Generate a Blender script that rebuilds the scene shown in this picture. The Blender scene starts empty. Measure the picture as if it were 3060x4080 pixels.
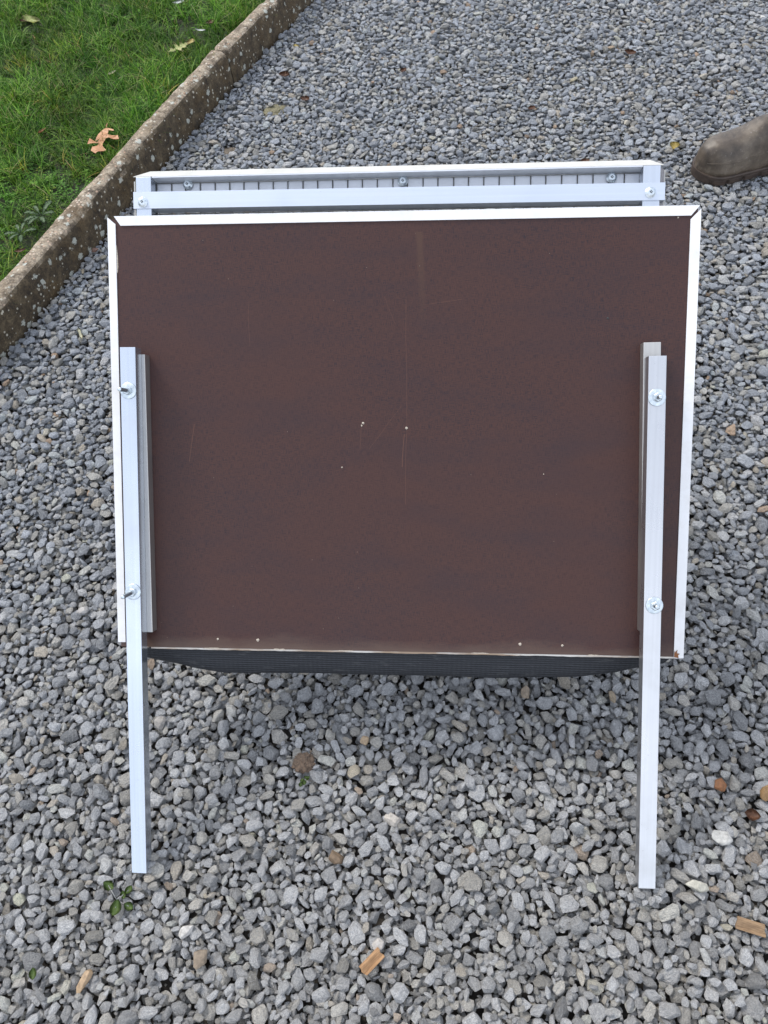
import bpy, bmesh, math, random
import numpy as np
from mathutils import Matrix, Vector, Euler, noise

random.seed(7); rng = np.random.default_rng(7)
scene = bpy.context.scene
C = scene.collection
R_ = math.radians

# ------------------------------------------------------------------ camera
PITCH = R_(57.0); ROLLX = -0.0722; CAM_H = 1.4275; F = 3064.0
k_ = math.sqrt(1 - ROLLX * ROLLX)
up_c = np.array([ROLLX, math.cos(PITCH) * k_, math.sin(PITCH) * k_])
fw_c = np.array([0, 0, -1.0]); fw_c = fw_c - (fw_c @ up_c) * up_c; fw_c /= np.linalg.norm(fw_c)
WC = np.array([np.cross(fw_c, up_c), fw_c, up_c])          # camera axes -> world axes
cam_d = bpy.data.cameras.new('camera'); cam = bpy.data.objects.new('camera', cam_d); C.objects.link(cam)
m = Matrix([list(WC[i]) + [0] for i in range(3)] + [[0, 0, 0, 1]]); m.translation = (0, 0, CAM_H)
cam.matrix_world = m
cam_d.sensor_fit = 'VERTICAL'; cam_d.sensor_height = 36.0; cam_d.lens = 36.0 * F / 4080.0
cam_d.clip_start = 0.02; cam_d.clip_end = 500
scene.camera = cam

# ------------------------------------------------------------------ sky, sun, exposure
SUN_EL, SUN_AZ = R_(48), R_(-38)          # azimuth measured from +Y (away from camera) towards +X
w = bpy.data.worlds.new('World'); scene.world = w; w.use_nodes = True
nt = w.node_tree; nt.nodes.clear(); N = nt.nodes.new; L = nt.links.new
sky = N('ShaderNodeTexSky'); sky.sky_type = 'NISHITA'; sky.sun_disc = False
sky.sun_elevation = SUN_EL; sky.sun_rotation = SUN_AZ; sky.air_density = 1.0; sky.dust_density = 2.0; sky.ozone_density = 1.0
tc = N('ShaderNodeTexCoord'); mp = N('ShaderNodeMapping'); mp.inputs['Scale'].default_value = (1, 1, 2.0)
cn = N('ShaderNodeTexNoise'); cn.inputs['Scale'].default_value = 1.6; cn.inputs['Detail'].default_value = 7; cn.inputs['Roughness'].default_value = 0.55
cr = N('ShaderNodeValToRGB'); cr.color_ramp.elements[0].position = 0.36; cr.color_ramp.elements[1].position = 0.62
cr.color_ramp.elements[0].color = (0.25, 0.25, 0.25, 1); cr.color_ramp.elements[1].color = (1, 1, 1, 1)
mx = N('ShaderNodeMix'); mx.data_type = 'RGBA'; mx.inputs['B'].default_value = (9.3, 9.9, 11.0, 1)
bg = N('ShaderNodeBackground'); bg.inputs['Strength'].default_value = 0.100; wo = N('ShaderNodeOutputWorld')
L(tc.outputs['Generated'], mp.inputs['Vector']); L(mp.outputs[0], cn.inputs['Vector']); L(cn.outputs['Fac'], cr.inputs['Fac'])
L(cr.outputs['Color'], mx.inputs['Factor']); L(sky.outputs[0], mx.inputs['A']); L(mx.outputs['Result'], bg.inputs['Color']); L(bg.outputs[0], wo.inputs[0])
sd = bpy.data.lights.new('sun', 'SUN'); sd.energy = 1.5; sd.angle = R_(14); sd.color = (1.0, 0.95, 0.87)
sun = bpy.data.objects.new('sun', sd); C.objects.link(sun)
sdir = Vector((math.sin(SUN_AZ) * math.cos(SUN_EL), math.cos(SUN_AZ) * math.cos(SUN_EL), math.sin(SUN_EL)))
sun.rotation_euler = sdir.to_track_quat('Z', 'Y').to_euler(); sun.location = (-2, 4, 6)
scene.view_settings.view_transform = 'Standard'; scene.view_settings.look = 'None'
scene.view_settings.exposure = 0.90; scene.view_settings.gamma = 1.0

# ------------------------------------------------------------------ helpers
def ground(px, py, z=0.0):
    d = WC @ np.array([(px - 1530) / F, -(py - 2040) / F, -1.0]); s = (z - CAM_H) / d[2]
    return Vector((d[0] * s, d[1] * s, z))

def newmat(name):
    mt = bpy.data.materials.new(name); mt.use_nodes = True
    t = mt.node_tree; b = t.nodes['Principled BSDF']
    return mt, t, b

def nd(t, kind, **kw):
    n = t.nodes.new('ShaderNode' + kind)
    for k, v in kw.items():
        if k in n.inputs: n.inputs[k].default_value = v
        else: setattr(n, k, v)
    return n

def ramp(t, fac, stops):
    r = t.nodes.new('ShaderNodeValToRGB'); e = r.color_ramp.elements
    while len(e) < len(stops): e.new(0.5)
    for i, (p, c) in enumerate(stops):
        e[i].position = p; e[i].color = (c if len(c) == 4 else (*c, 1)) if isinstance(c, tuple) else (c, c, c, 1)
    t.links.new(fac, r.inputs['Fac']); return r.outputs['Color']

def mix(t, fac, a, b, mode='MIX'):
    n = t.nodes.new('ShaderNodeMix'); n.data_type = 'RGBA'; n.blend_type = mode
    for s, v in (('Factor', fac), ('A', a), ('B', b)):
        if hasattr(v, 'is_output'): t.links.new(v, n.inputs[s])
        elif s == 'Factor': n.inputs[s].default_value = v
        else: n.inputs[s].default_value = (*v, 1)
    return n.outputs['Result']

def mth(t, op, a, b=0.0, c=0.0, clamp=False):
    n = t.nodes.new('ShaderNodeMath'); n.operation = op; n.use_clamp = clamp
    for i, v in enumerate((a, b, c)):
        if hasattr(v, 'is_output'): t.links.new(v, n.inputs[i])
        else: n.inputs[i].default_value = v
    return n.outputs[0]

def coords(t, scale=(1, 1, 1), out='Object'):
    c = t.nodes.new('ShaderNodeTexCoord'); mpn = t.nodes.new('ShaderNodeMapping'); mpn.inputs['Scale'].default_value = scale
    t.links.new(c.outputs[out], mpn.inputs['Vector']); return mpn.outputs[0]

def tnoise(t, vec, scale, detail=4, rough=0.55, dist=0.0):
    n = nd(t, 'TexNoise', Scale=scale, Detail=detail, Roughness=rough, Distortion=dist); t.links.new(vec, n.inputs['Vector']); return n.outputs['Fac']

def bump(t, b, h, strength, dist):
    n = t.nodes.new('ShaderNodeBump'); n.inputs['Strength'].default_value = strength; n.inputs['Distance'].default_value = dist
    t.links.new(h, n.inputs['Height']); t.links.new(n.outputs[0], b.inputs['Normal'])

def mesh(name, V, Fc, mat=None, smooth=False):
    me = bpy.data.meshes.new(name); me.from_pydata([tuple(v) for v in V], [], Fc); me.update()
    if mat: me.materials.append(mat)
    if smooth: me.polygons.foreach_set('use_smooth', [True] * len(me.polygons))
    return me

def thing(name, label, cat, loc=(0, 0, 0), group=None):
    o = bpy.data.objects.new(name, None); o.empty_display_size = 0.05; C.objects.link(o); o.location = loc
    o['label'] = label; o['category'] = cat
    if group: o['group'] = group
    return o

def tag(o, label, cat, group=None):
    o['label'] = label; o['category'] = cat
    if group: o['group'] = group
    return o

def add(name, me, parent=None, world=None, pworld=None):
    """link a mesh as an object; world = its world matrix; pworld = world matrix of the parent"""
    o = bpy.data.objects.new(name, me); C.objects.link(o)
    world = world or Matrix()
    if parent: o.parent = parent; o.matrix_basis = pworld.inverted() @ world
    else: o.matrix_basis = world
    return o

def box_me(name, lo, hi, mat, bev=0.0, seg=2):
    bm = bmesh.new(); bmesh.ops.create_cube(bm, size=1)
    for v in bm.verts:
        v.co = Vector([lo[i] + (v.co[i] + 0.5) * (hi[i] - lo[i]) for i in range(3)])
    if bev: bmesh.ops.bevel(bm, geom=bm.edges[:], offset=bev, segments=seg, profile=0.6, affect='EDGES')
    me = bpy.data.meshes.new(name); bm.to_mesh(me); bm.free(); me.materials.append(mat); return me

def prism_me(name, poly, axis_lo, axis_hi, mat, skew_lo=None, skew_hi=None, bev=0.0):
    """extrude a (Y,N) outline along X; skew(y,n) shifts the end"""
    n = len(poly); V = []
    for e, sk in ((axis_lo, skew_lo), (axis_hi, skew_hi)):
        for y, z in poly: V.append((e + (sk(y, z) if sk else 0), y, z))
    Fc = [tuple(range(n))[::-1], tuple(range(n, 2 * n))] + [(i, (i + 1) % n, n + (i + 1) % n, n + i) for i in range(n)]
    bm = bmesh.new(); vs = [bm.verts.new(v) for v in V]
    for f in Fc: bm.faces.new([vs[i] for i in f])
    bmesh.ops.recalc_face_normals(bm, faces=bm.faces[:])
    if bev: bmesh.ops.bevel(bm, geom=bm.edges[:], offset=bev, segments=2, profile=0.6, affect='EDGES')
    me = bpy.data.meshes.new(name); bm.to_mesh(me); bm.free(); me.materials.append(mat); return me

def lathe_me(name, prof, seg, mat, smooth=True, twist=0.0):
    V = []; Fc = []
    for r, z in prof:
        for i in range(seg):
            a = 2 * math.pi * i / seg + twist; V.append((r * math.cos(a), r * math.sin(a), z))
    for j in range(len(prof) - 1):
        for i in range(seg): Fc.append((j * seg + i, j * seg + (i + 1) % seg, (j + 1) * seg + (i + 1) % seg, (j + 1) * seg + i))
    Fc.append(tuple(range((len(prof) - 1) * seg, len(prof) * seg))); Fc.append(tuple(range(seg))[::-1])
    return mesh(name, V, Fc, mat, smooth)

# ------------------------------------------------------------------ materials
def mat_stone():
    mt, t, b = newmat('gravel_stone')
    at = nd(t, 'Attribute', attribute_type='INSTANCER', attribute_name='stone_color')
    a2 = nd(t, 'Attribute', attribute_type='INSTANCER', attribute_name='stone_seed')
    c = t.nodes.new('ShaderNodeTexCoord'); v = t.nodes.new('ShaderNodeVectorMath'); v.operation = 'ADD'
    t.links.new(c.outputs['Object'], v.inputs[0]); t.links.new(a2.outputs['Fac'], v.inputs[1]); vec = v.outputs[0]
    n1 = tnoise(t, vec, 2.6, 6, 0.65); n2 = tnoise(t, vec, 9, 5, 0.75)
    wv = nd(t, 'TexWave', Scale=1.1, Distortion=7.0, Detail=3.0); wv.inputs['Detail Scale'].default_value = 1.3; t.links.new(vec, wv.inputs['Vector'])
    vein = ramp(t, wv.outputs['Fac'], [(0.955, 0.0), (1.0, 1.0)])
    veinm = mth(t, 'MULTIPLY', vein, ramp(t, tnoise(t, vec, 0.9, 2), [(0.5, 0.0), (0.6, 0.75)]))
    col = mix(t, 1.0, at.outputs['Color'], ramp(t, n1, [(0.3, (0.72, 0.72, 0.73)), (0.7, (1.26, 1.25, 1.23))]), 'MULTIPLY')
    col = mix(t, 1.0, col, ramp(t, n2, [(0.32, 0.66), (0.68, 1.34)]), 'MULTIPLY')
    col = mix(t, veinm, col, (0.62, 0.62, 0.60))
    t.links.new(col, b.inputs['Base Color']); b.inputs['Roughness'].default_value = 0.75; b.inputs['Specular IOR Level'].default_value = 0.5
    h = mth(t, 'ADD', n1, mth(t, 'MULTIPLY', n2, 0.35)); bump(t, b, h, 0.75, 0.30)
    return mt

def mat_pebble(name, col, var=0.35, scale=120):
    mt, t, b = newmat(name); vec = coords(t)
    n1 = tnoise(t, vec, scale, 5, 0.65)
    t.links.new(ramp(t, n1, [(0.3, tuple(x * (1 - var) for x in col)), (0.7, tuple(x * (1 + var) for x in col))]), b.inputs['Base Color'])
    b.inputs['Roughness'].default_value = 0.7; bump(t, b, n1, 0.4, 0.002); return mt

def mat_alu(name, base=(0.55, 0.595, 0.665), rough=0.22, axis=1, dirty=0.5):
    mt, t, b = newmat(name)
    s = [220, 220, 220]; s[axis] = 2.5; v1 = coords(t, tuple(s)); v2 = coords(t)
    st = tnoise(t, v1, 1.0, 4, 0.6); bl = tnoise(t, v2, 9, 5, 0.6); sp = tnoise(t, v2, 190, 3, 0.75)
    col = mix(t, 1.0, base, ramp(t, st, [(0.3, 0.95), (0.7, 1.03)]), 'MULTIPLY')
    col = mix(t, mth(t, 'MULTIPLY', ramp(t, bl, [(0.52, 0.0), (0.75, 1.0)]), dirty * 0.5), col, (0.46, 0.455, 0.44))
    col = mix(t, mth(t, 'MULTIPLY', ramp(t, sp, [(0.70, 0.0), (0.74, 1.0)]), dirty), col, (0.33, 0.32, 0.30))
    t.links.new(col, b.inputs['Base Color']); b.inputs['Metallic'].default_value = 0.92
    t.links.new(ramp(t, bl, [(0.3, rough - 0.05), (0.75, rough + 0.14)]), b.inputs['Roughness'])
    bump(t, b, st, 0.15, 0.0004); return mt

def mat_zinc():
    mt, t, b = newmat('zinc_plated_steel'); n = tnoise(t, coords(t), 300, 3)
    t.links.new(ramp(t, n, [(0.3, (0.46, 0.52, 0.56)), (0.7, (0.68, 0.73, 0.76))]), b.inputs['Base Color'])
    b.inputs['Metallic'].default_value = 0.9; b.inputs['Roughness'].default_value = 0.36; return mt

def mat_simple(name, col, rough=0.6, metal=0.0, var=0.15, scale=60):
    mt, t, b = newmat(name); n = tnoise(t, coords(t), scale, 4)
    t.links.new(ramp(t, n, [(0.3, tuple(x * (1 - var) for x in col)), (0.7, tuple(x * (1 + var) for x in col))]), b.inputs['Base Color'])
    b.inputs['Roughness'].default_value = rough; b.inputs['Metallic'].default_value = metal; return mt

def mat_trim():
    mt, t, b = newmat('white_lacquered_trim'); v = coords(t)
    n = tnoise(t, v, 22, 6, 0.7); n2 = tnoise(t, v, 160, 3, 0.8)
    col = ramp(t, n, [(0.45, (0.72, 0.715, 0.715)), (0.8, (0.60, 0.585, 0.56))])
    col = mix(t, ramp(t, n2, [(0.72, 0.0), (0.76, 0.6)]), col, (0.50, 0.46, 0.40))
    t.links.new(col, b.inputs['Base Color']); b.inputs['Roughness'].default_value = 0.38; return mt

def mat_ply():
    mt, t, b = newmat('brown_film_plywood'); v = coords(t)
    sep = t.nodes.new('ShaderNodeSeparateXYZ'); t.links.new(v, sep.inputs[0]); X, Y = sep.outputs[0], sep.outputs[1]
    big = tnoise(t, v, 4.5, 5, 0.6); fx = tnoise(t, coords(t, (90, 1500, 60)), 1.0, 3, 0.7); fy = tnoise(t, coords(t, (1500, 90, 60)), 1.0, 3, 0.7)
    med = tnoise(t, coords(t, (5, 16, 14)), 1.0, 4)
    col = mix(t, ramp(t, mth(t, 'ADD', big, mth(t, 'MULTIPLY', Y, -0.18)), [(0.36, 0.0), (0.64, 1.0)]), (0.0135, 0.0095, 0.0145), (0.036, 0.0145, 0.0135))
    weave = mth(t, 'ADD', fx, fy)
    col = mix(t, ramp(t, weave, [(0.85, 0.0), (1.30, 1.0)]), col, (0.056, 0.024, 0.019))
    col = mix(t, ramp(t, med, [(0.45, 0.0), (0.85, 0.5)]), col, (0.020, 0.015, 0.022))
    # rubbed lower edge, worn back to pale brown
    edge = mth(t, 'ADD', mth(t, 'MULTIPLY', Y, -1.0), mth(t, 'MULTIPLY', tnoise(t, coords(t, (7, 26, 1)), 1.0, 5, 0.65), 0.055))
    col = mix(t, mth(t, 'MULTIPLY', ramp(t, mth(t, 'MULTIPLY', mth(t, 'SUBTRACT', edge, 0.366), 40.0), [(0.0, 0.0), (1.0, 1.0)]), 0.75), col, (0.10, 0.066, 0.05))
    # one run stain
    dx = mth(t, 'ABSOLUTE', mth(t, 'SUBTRACT', mth(t, 'ADD', X, mth(t, 'MULTIPLY', Y, 0.055)), 0.0565 + 0.02 * 0))
    wob = mth(t, 'MULTIPLY', tnoise(t, coords(t, (1, 14, 1)), 1.0, 3), 0.006)
    inx = mth(t, 'SUBTRACT', 1.0, mth(t, 'MULTIPLY', mth(t, 'SUBTRACT', dx, wob), 230.0), clamp=True)
    iny = mth(t, 'MULTIPLY', mth(t, 'MULTIPLY', mth(t, 'SUBTRACT', Y, 0.165), 7.0, clamp=True), mth(t, 'LESS_THAN', Y, 0.327))
    col = mix(t, mth(t, 'MULTIPLY', mth(t, 'MULTIPLY', inx, iny), 0.6, clamp=True), col, (0.070, 0.036, 0.024))
    # scratches
    for (ax, ay, bx_, by, wd, st) in SCR:
        ln = math.hypot(bx_ - ax, by - ay); ux, uy = (bx_ - ax) / ln, (by - ay) / ln
        xa = mth(t, 'SUBTRACT', X, ax); ya = mth(t, 'SUBTRACT', Y, ay)
        al = mth(t, 'ADD', mth(t, 'MULTIPLY', xa, ux), mth(t, 'MULTIPLY', ya, uy))
        ac = mth(t, 'ABSOLUTE', mth(t, 'ADD', mth(t, 'ADD', mth(t, 'MULTIPLY', xa, -uy), mth(t, 'MULTIPLY', ya, ux)), mth(t, 'MULTIPLY', mth(t, 'SUBTRACT', big, 0.5), 0.012)))
        k = mth(t, 'MULTIPLY', mth(t, 'LESS_THAN', ac, wd), mth(t, 'MULTIPLY', mth(t, 'GREATER_THAN', al, 0.0), mth(t, 'LESS_THAN', al, ln)))
        col = mix(t, mth(t, 'MULTIPLY', k, st * 0.6), col, (0.15, 0.070, 0.045))
    sp = nd(t, 'TexVoronoi', Scale=34.0); t.links.new(v, sp.inputs['Vector'])
    col = mix(t, ramp(t, sp.outputs['Distance'], [(0.014, 0.7), (0.024, 0.0)]), col, (0.25, 0.19, 0.15))
    t.links.new(col, b.inputs['Base Color'])
    t.links.new(ramp(t, big, [(0.3, 0.40), (0.7, 0.50)]), b.inputs['Roughness']); b.inputs['Specular IOR Level'].default_value = 0.29
    bump(t, b, mth(t, 'ADD', mth(t, 'MULTIPLY', weave, 0.3), mth(t, 'MULTIPLY', big, 0.6)), 0.05, 0.0006); return mt

def mat_mat():
    mt, t, b = newmat('black_woven_mat'); v = coords(t)
    wv = nd(t, 'TexWave', Scale=75.0, Distortion=1.5, Detail=2.0, bands_direction='Y'); t.links.new(coords(t, (0.25, 1, 1)), wv.inputs['Vector'])
    wx = nd(t, 'TexWave', Scale=38.0, Distortion=0.6, bands_direction='X'); t.links.new(v, wx.inputs['Vector'])
    h = mth(t, 'MULTIPLY', wv.outputs['Fac'], mth(t, 'ADD', 0.6, mth(t, 'MULTIPLY', wx.outputs['Fac'], 0.4))); n = tnoise(t, coords(t, (30, 120, 120)), 1.0, 5, 0.7)
    col = mix(t, h, (0.008, 0.009, 0.012), (0.024, 0.027, 0.034))
    col = mix(t, ramp(t, n, [(0.58, 0.0), (0.75, 0.6)]), col, (0.10, 0.10, 0.10))
    t.links.new(col, b.inputs['Base Color']); b.inputs['Roughness'].default_value = 0.62; bump(t, b, h, 0.6, 0.0015); return mt

def mat_kerb():
    mt, t, b = newmat('lichen_concrete'); v = coords(t)
    geo = t.nodes.new('ShaderNodeNewGeometry')
    a = tnoise(t, v, 9, 6, 0.65); c = tnoise(t, v, 32, 7, 0.75); d = tnoise(t, v, 190, 4, 0.7)
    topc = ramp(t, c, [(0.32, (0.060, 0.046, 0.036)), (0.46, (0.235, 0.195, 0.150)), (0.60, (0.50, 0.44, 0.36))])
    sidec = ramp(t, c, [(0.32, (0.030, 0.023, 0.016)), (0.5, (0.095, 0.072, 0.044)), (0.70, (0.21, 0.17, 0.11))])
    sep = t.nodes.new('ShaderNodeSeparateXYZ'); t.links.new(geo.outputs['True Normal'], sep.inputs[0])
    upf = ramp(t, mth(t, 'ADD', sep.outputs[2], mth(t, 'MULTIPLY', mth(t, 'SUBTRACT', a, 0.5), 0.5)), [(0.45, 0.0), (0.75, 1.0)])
    col = mix(t, upf, sidec, topc)  # side browner, and its shade against the lit top put into the colour
    col = mix(t, ramp(t, a, [(0.5, 0.0), (0.68, 0.6)]), col, (0.13, 0.080, 0.025))
    col = mix(t, 1.0, col, ramp(t, d, [(0.3, (0.34, 0.335, 0.33)), (0.7, (1.06, 0.98, 0.86))]), 'MULTIPLY')
    vo = nd(t, 'TexVoronoi', Scale=40.0, Randomness=1.0); t.links.new(v, vo.inputs['Vector'])     # lichen
    rv = t.nodes.new('ShaderNodeSeparateColor'); t.links.new(vo.outputs['Color'], rv.inputs[0])
    thr = mth(t, 'MULTIPLY', mth(t, 'SUBTRACT', rv.outputs[0], 0.48, clamp=True), 0.85)
    lich = mth(t, 'MULTIPLY', mth(t, 'SUBTRACT', mth(t, 'ADD', thr, mth(t, 'MULTIPLY', mth(t, 'SUBTRACT', d, 0.5), 0.9)), vo.outputs['Distance']), 16.0, clamp=True)
    col = mix(t, mth(t, 'MULTIPLY', lich, 0.85), col, (0.46, 0.47, 0.41))
    v3 = nd(t, 'TexVoronoi', Scale=95.0); t.links.new(v, v3.inputs['Vector']); r3 = t.nodes.new('ShaderNodeSeparateColor'); t.links.new(v3.outputs['Color'], r3.inputs[0])
    sp3 = mth(t, 'MULTIPLY', mth(t, 'SUBTRACT', mth(t, 'MULTIPLY', mth(t, 'SUBTRACT', r3.outputs[0], 0.62, clamp=True), 1.1), v3.outputs['Distance']), 14.0, clamp=True)
    col = mix(t, mth(t, 'MULTIPLY', sp3, 0.8), col, (0.50, 0.46, 0.37))
    v2 = nd(t, 'TexVoronoi', Scale=105.0); t.links.new(v, v2.inputs['Vector'])                    # exposed aggregate
    r2 = t.nodes.new('ShaderNodeSeparateColor'); t.links.new(v2.outputs['Color'], r2.inputs[0])
    ag = mth(t, 'MULTIPLY', mth(t, 'LESS_THAN', v2.outputs['Distance'], 0.36), mth(t, 'GREATER_THAN', r2.outputs[1], 0.80))
    agc = ramp(t, r2.outputs[2], [(0.0, (0.45, 0.36, 0.27)), (0.5, (0.38, 0.23, 0.15)), (1.0, (0.55, 0.50, 0.42))])
    col = mix(t, mth(t, 'MULTIPLY', ag, mth(t, 'MULTIPLY', upf, 0.9)), col, agc)
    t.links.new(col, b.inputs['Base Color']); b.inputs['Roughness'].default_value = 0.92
    bump(t, b, mth(t, 'ADD', mth(t, 'ADD', c, mth(t, 'MULTIPLY', d, 0.5)), mth(t, 'MULTIPLY', lich, 0.1)), 0.9, 0.006); return mt

def mat_soil(name, c1, c2, scale=40):
    mt, t, b = newmat(name); v = coords(t); n = tnoise(t, v, scale, 8, 0.7)
    t.links.new(ramp(t, n, [(0.3, c1), (0.7, c2)]), b.inputs['Base Color']); b.inputs['Roughness'].default_value = 0.95; bump(t, b, n, 0.8, 0.01); return mt

def mat_grass():
    mt, t, b = newmat('grass_blade')
    at = nd(t, 'Attribute', attribute_type='INSTANCER', attribute_name='tint'); bl = nd(t, 'Attribute', attribute_type='GEOMETRY', attribute_name='blade')
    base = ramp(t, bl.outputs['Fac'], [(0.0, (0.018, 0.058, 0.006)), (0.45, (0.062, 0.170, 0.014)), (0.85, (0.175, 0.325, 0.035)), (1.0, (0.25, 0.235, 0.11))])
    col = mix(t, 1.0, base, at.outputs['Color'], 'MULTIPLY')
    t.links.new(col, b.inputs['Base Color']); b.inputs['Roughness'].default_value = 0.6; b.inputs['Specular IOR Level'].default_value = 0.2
    tr = nd(t, 'BsdfTranslucent'); ms = nd(t, 'MixShader', Fac=0.30); t.links.new(col, tr.inputs['Color'])
    t.links.new(b.outputs[0], ms.inputs[1]); t.links.new(tr.outputs[0], ms.inputs[2]); t.links.new(ms.outputs[0], t.nodes['Material Output'].inputs['Surface'])
    return mt

def mat_leaf(name, c1, c2, scale=55, rough=0.55):
    mt, t, b = newmat(name); v = coords(t); n = tnoise(t, v, scale, 5, 0.65)
    col = ramp(t, n, [(0.35, c1), (0.65, c2)])
    t.links.new(col, b.inputs['Base Color']); b.inputs['Roughness'].default_value = rough; bump(t, b, n, 0.4, 0.001)
    return mt

def mat_wood(name, c1, c2):
    mt, t, b = newmat(name); n = tnoise(t, coords(t, (40, 400, 400)), 1.0, 5, 0.6)
    t.links.new(ramp(t, n, [(0.35, c1), (0.65, c2)]), b.inputs['Base Color']); b.inputs['Roughness'].default_value = 0.8; bump(t, b, n, 0.5, 0.001); return mt

# ------------------------------------------------------------------ the pose of the board (local X across, Y up the slope, N out of its face)
v0 = np.array([0.08704605, -0.07986126, -0.00864324]); th = np.linalg.norm(v0); kk = v0 / th
K = np.array([[0, -kk[2], kk[1]], [kk[2], 0, -kk[0]], [-kk[1], kk[0], 0]])
Mc = np.eye(3) + math.sin(th) * K + (1 - math.cos(th)) * K @ K; tcam = np.array([0.01641166, 0.12435837, -1.26496583])
Mw = WC @ Mc; tw = WC @ tcam + np.array([0, 0, CAM_H])
PW = Matrix([list(Mw[i]) + [tw[i]] for i in range(3)] + [[0, 0, 0, 1]])
def lp(px, py, n):
    d = np.array([(px - 1530) / F, -(py - 2040) / F, -1.0]); p0 = tcam + n * Mc[:, 2]; s = (p0 @ Mc[:, 2]) / (d @ Mc[:, 2])
    q = Mc.T @ (d * s - tcam); return q[0], q[1]
HW, HH = 0.475, 0.358
SCR = []
for a, b_, wd, st in (((1618, 1180), (1620, 2010), 0.0005, .40), ((758, 1840), (775, 1690), 0.0006, .55), ((1610, 1730), (1606, 1860), 0.0006, .7),
                      ((1710, 1212), (1840, 1190), 0.0005, .4), ((1530, 1180), (1575, 1290), 0.0004, .3), ((1470, 1790), (1600, 1620), 0.0004, .35),
                      ((990, 1200), (998, 1380), 0.0004, .4), ((1440, 1700), (1434, 1790), 0.0005, .4)):
    SCR.append((*lp(*a, 0), *lp(*b_, 0), wd, st))

M = dict(stone=mat_stone(), alu=mat_alu('bare_aluminium'), alux=mat_alu('bare_aluminium_rail', axis=0, rough=0.44), alud=mat_alu('weathered_aluminium', (0.50, 0.485, 0.46), 0.38, 1, 0.9), alus=mat_alu('scuffed_aluminium', (0.575, 0.58, 0.595), 0.27, 1, 1.0),
         alub=mat_simple('dull_aluminium', (0.62, 0.64, 0.68), 0.5, 0.45, .06, 30), zinc=mat_zinc(), trim=mat_trim(), ply=mat_ply(), mat=mat_mat(), kerb=mat_kerb(), grass=mat_grass(),
         wire=mat_simple('galvanised_wire', (0.30, 0.30, 0.29), 0.45, 0.7), plyedge=mat_wood('plywood_edge', (0.30, 0.23, 0.16), (0.55, 0.47, 0.37)),
         plastic=mat_simple('grey_plastic', (0.23, 0.22, 0.23), 0.25, 0, .3), cream=mat_simple('cream_lacquer', (0.52, 0.51, 0.475), 0.35, 0, .10, 25),
         dark=mat_simple('dark_recess', (0.02, 0.02, 0.02), 0.6), rust=mat_simple('rusty_wood', (0.22, 0.09, 0.035), 0.9), plug=mat_simple('pale_filler', (0.42, 0.36, 0.29), 0.8, 0, .3, 400))

# ------------------------------------------------------------------ ground
KB = [ground(*p) for p in ((0, 1436), (630, 683), (937, 333), (1250, 0))]
kd = (KB[3] - KB[0]); kd.z = 0; kd.normalize(); kn = Vector((-kd.y, kd.x, 0))       # along the kerb, and towards the lawn
K0 = KB[0]
KS = [(p - K0).dot(kd) for p in KB]; KO = [(p - K0).dot(kn) for p in KB]
def koff(s):                                   # foot line of the kerb, gently bowed
    return float(np.interp(s, [KS[0] - 3] + KS + [KS[3] + 3], [KO[0] + 0.02] + KO + [KO[3] - 0.03]))
def kpt(s, o, z): p = K0 + kd * s + kn * (koff(s) + o); return Vector((p.x, p.y, z))

me = mesh('ground', [(-60, -60, -0.032), (60, -60, -0.032), (60, 60, -0.032), (-60, 60, -0.032)], [(0, 1, 2, 3)], mat_soil('dark_earth', (0.03, 0.026, 0.022), (0.09, 0.078, 0.066)))
g = add('ground', me); g['kind'] = 'structure'
# far gravel beyond the built stones, and far lawn: sheets with procedural relief
def mat_fargravel():
    mt, t, b = newmat('far_gravel'); v = coords(t)
    vo = nd(t, 'TexVoronoi', Scale=55.0); t.links.new(v, vo.inputs['Vector'])
    s = t.nodes.new('ShaderNodeSeparateColor'); t.links.new(vo.outputs['Color'], s.inputs[0])
    t.links.new(mix(t, ramp(t, vo.outputs['Distance'], [(0.3, 0.0), (0.75, 1.0)]), ramp(t, s.outputs[0], [(0.0, (0.15, 0.155, 0.16)), (1.0, (0.27, 0.27, 0.27))]), (0.04, 0.04, 0.04)), b.inputs['Base Color'])
    b.inputs['Roughness'].default_value = 0.8; bump(t, b, mth(t, 'SUBTRACT', 1.0, vo.outputs['Distance']), 1.0, 0.012); return mt
FX0, FX1, FY0, FY1 = -1.25, 1.95, -0.25, 3.62
far = []; ff = []
def quad(a, b_, c, d):
    i = len(far); far.extend([a, b_, c, d]); ff.append((i, i + 1, i + 2, i + 3))
q = lambda s, o: tuple(kpt(s, o, -0.008))
quad((FX1, -40, -.008), (40, -40, -.008), (40, 40, -.008), (FX1, 40, -.008))
quad((-2.6, -40, -.008), (FX1, -40, -.008), (FX1, FY0, -.008), (-2.6, FY0, -.008))
e = ground(1250, 0)
sF = next(a for a in np.linspace(-3, 8, 2200) if kpt(a, 0, 0).y > FY1); sN = next(a for a in np.linspace(-3, 8, 2200) if kpt(a, 0, 0).x > FX0)
quad(q(sF, 0.01), (FX1, FY1, -.008), (FX1, 40, -.008), q(sF + 42, 0.01))
if kpt(sN, 0, 0).y > FY0: quad((FX0 - 0.0, FY0, -.008), q(sN, 0.01), q(sN - 20, 0.01), (FX0 - 9, FY0, -.008))
o = add('far_gravel', mesh('far_gravel', far, ff, mat_fargravel())); o['kind'] = 'structure'
lv = []; lf = []
ss = np.linspace(-30, 60, 181)
for s in ss:
    for oo in (0.050, 30): lv.append(tuple(kpt(s, oo, 0.062)))
for i in range(len(ss) - 1): lf.append((2 * i, 2 * i + 2, 2 * i + 3, 2 * i + 1))
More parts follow.
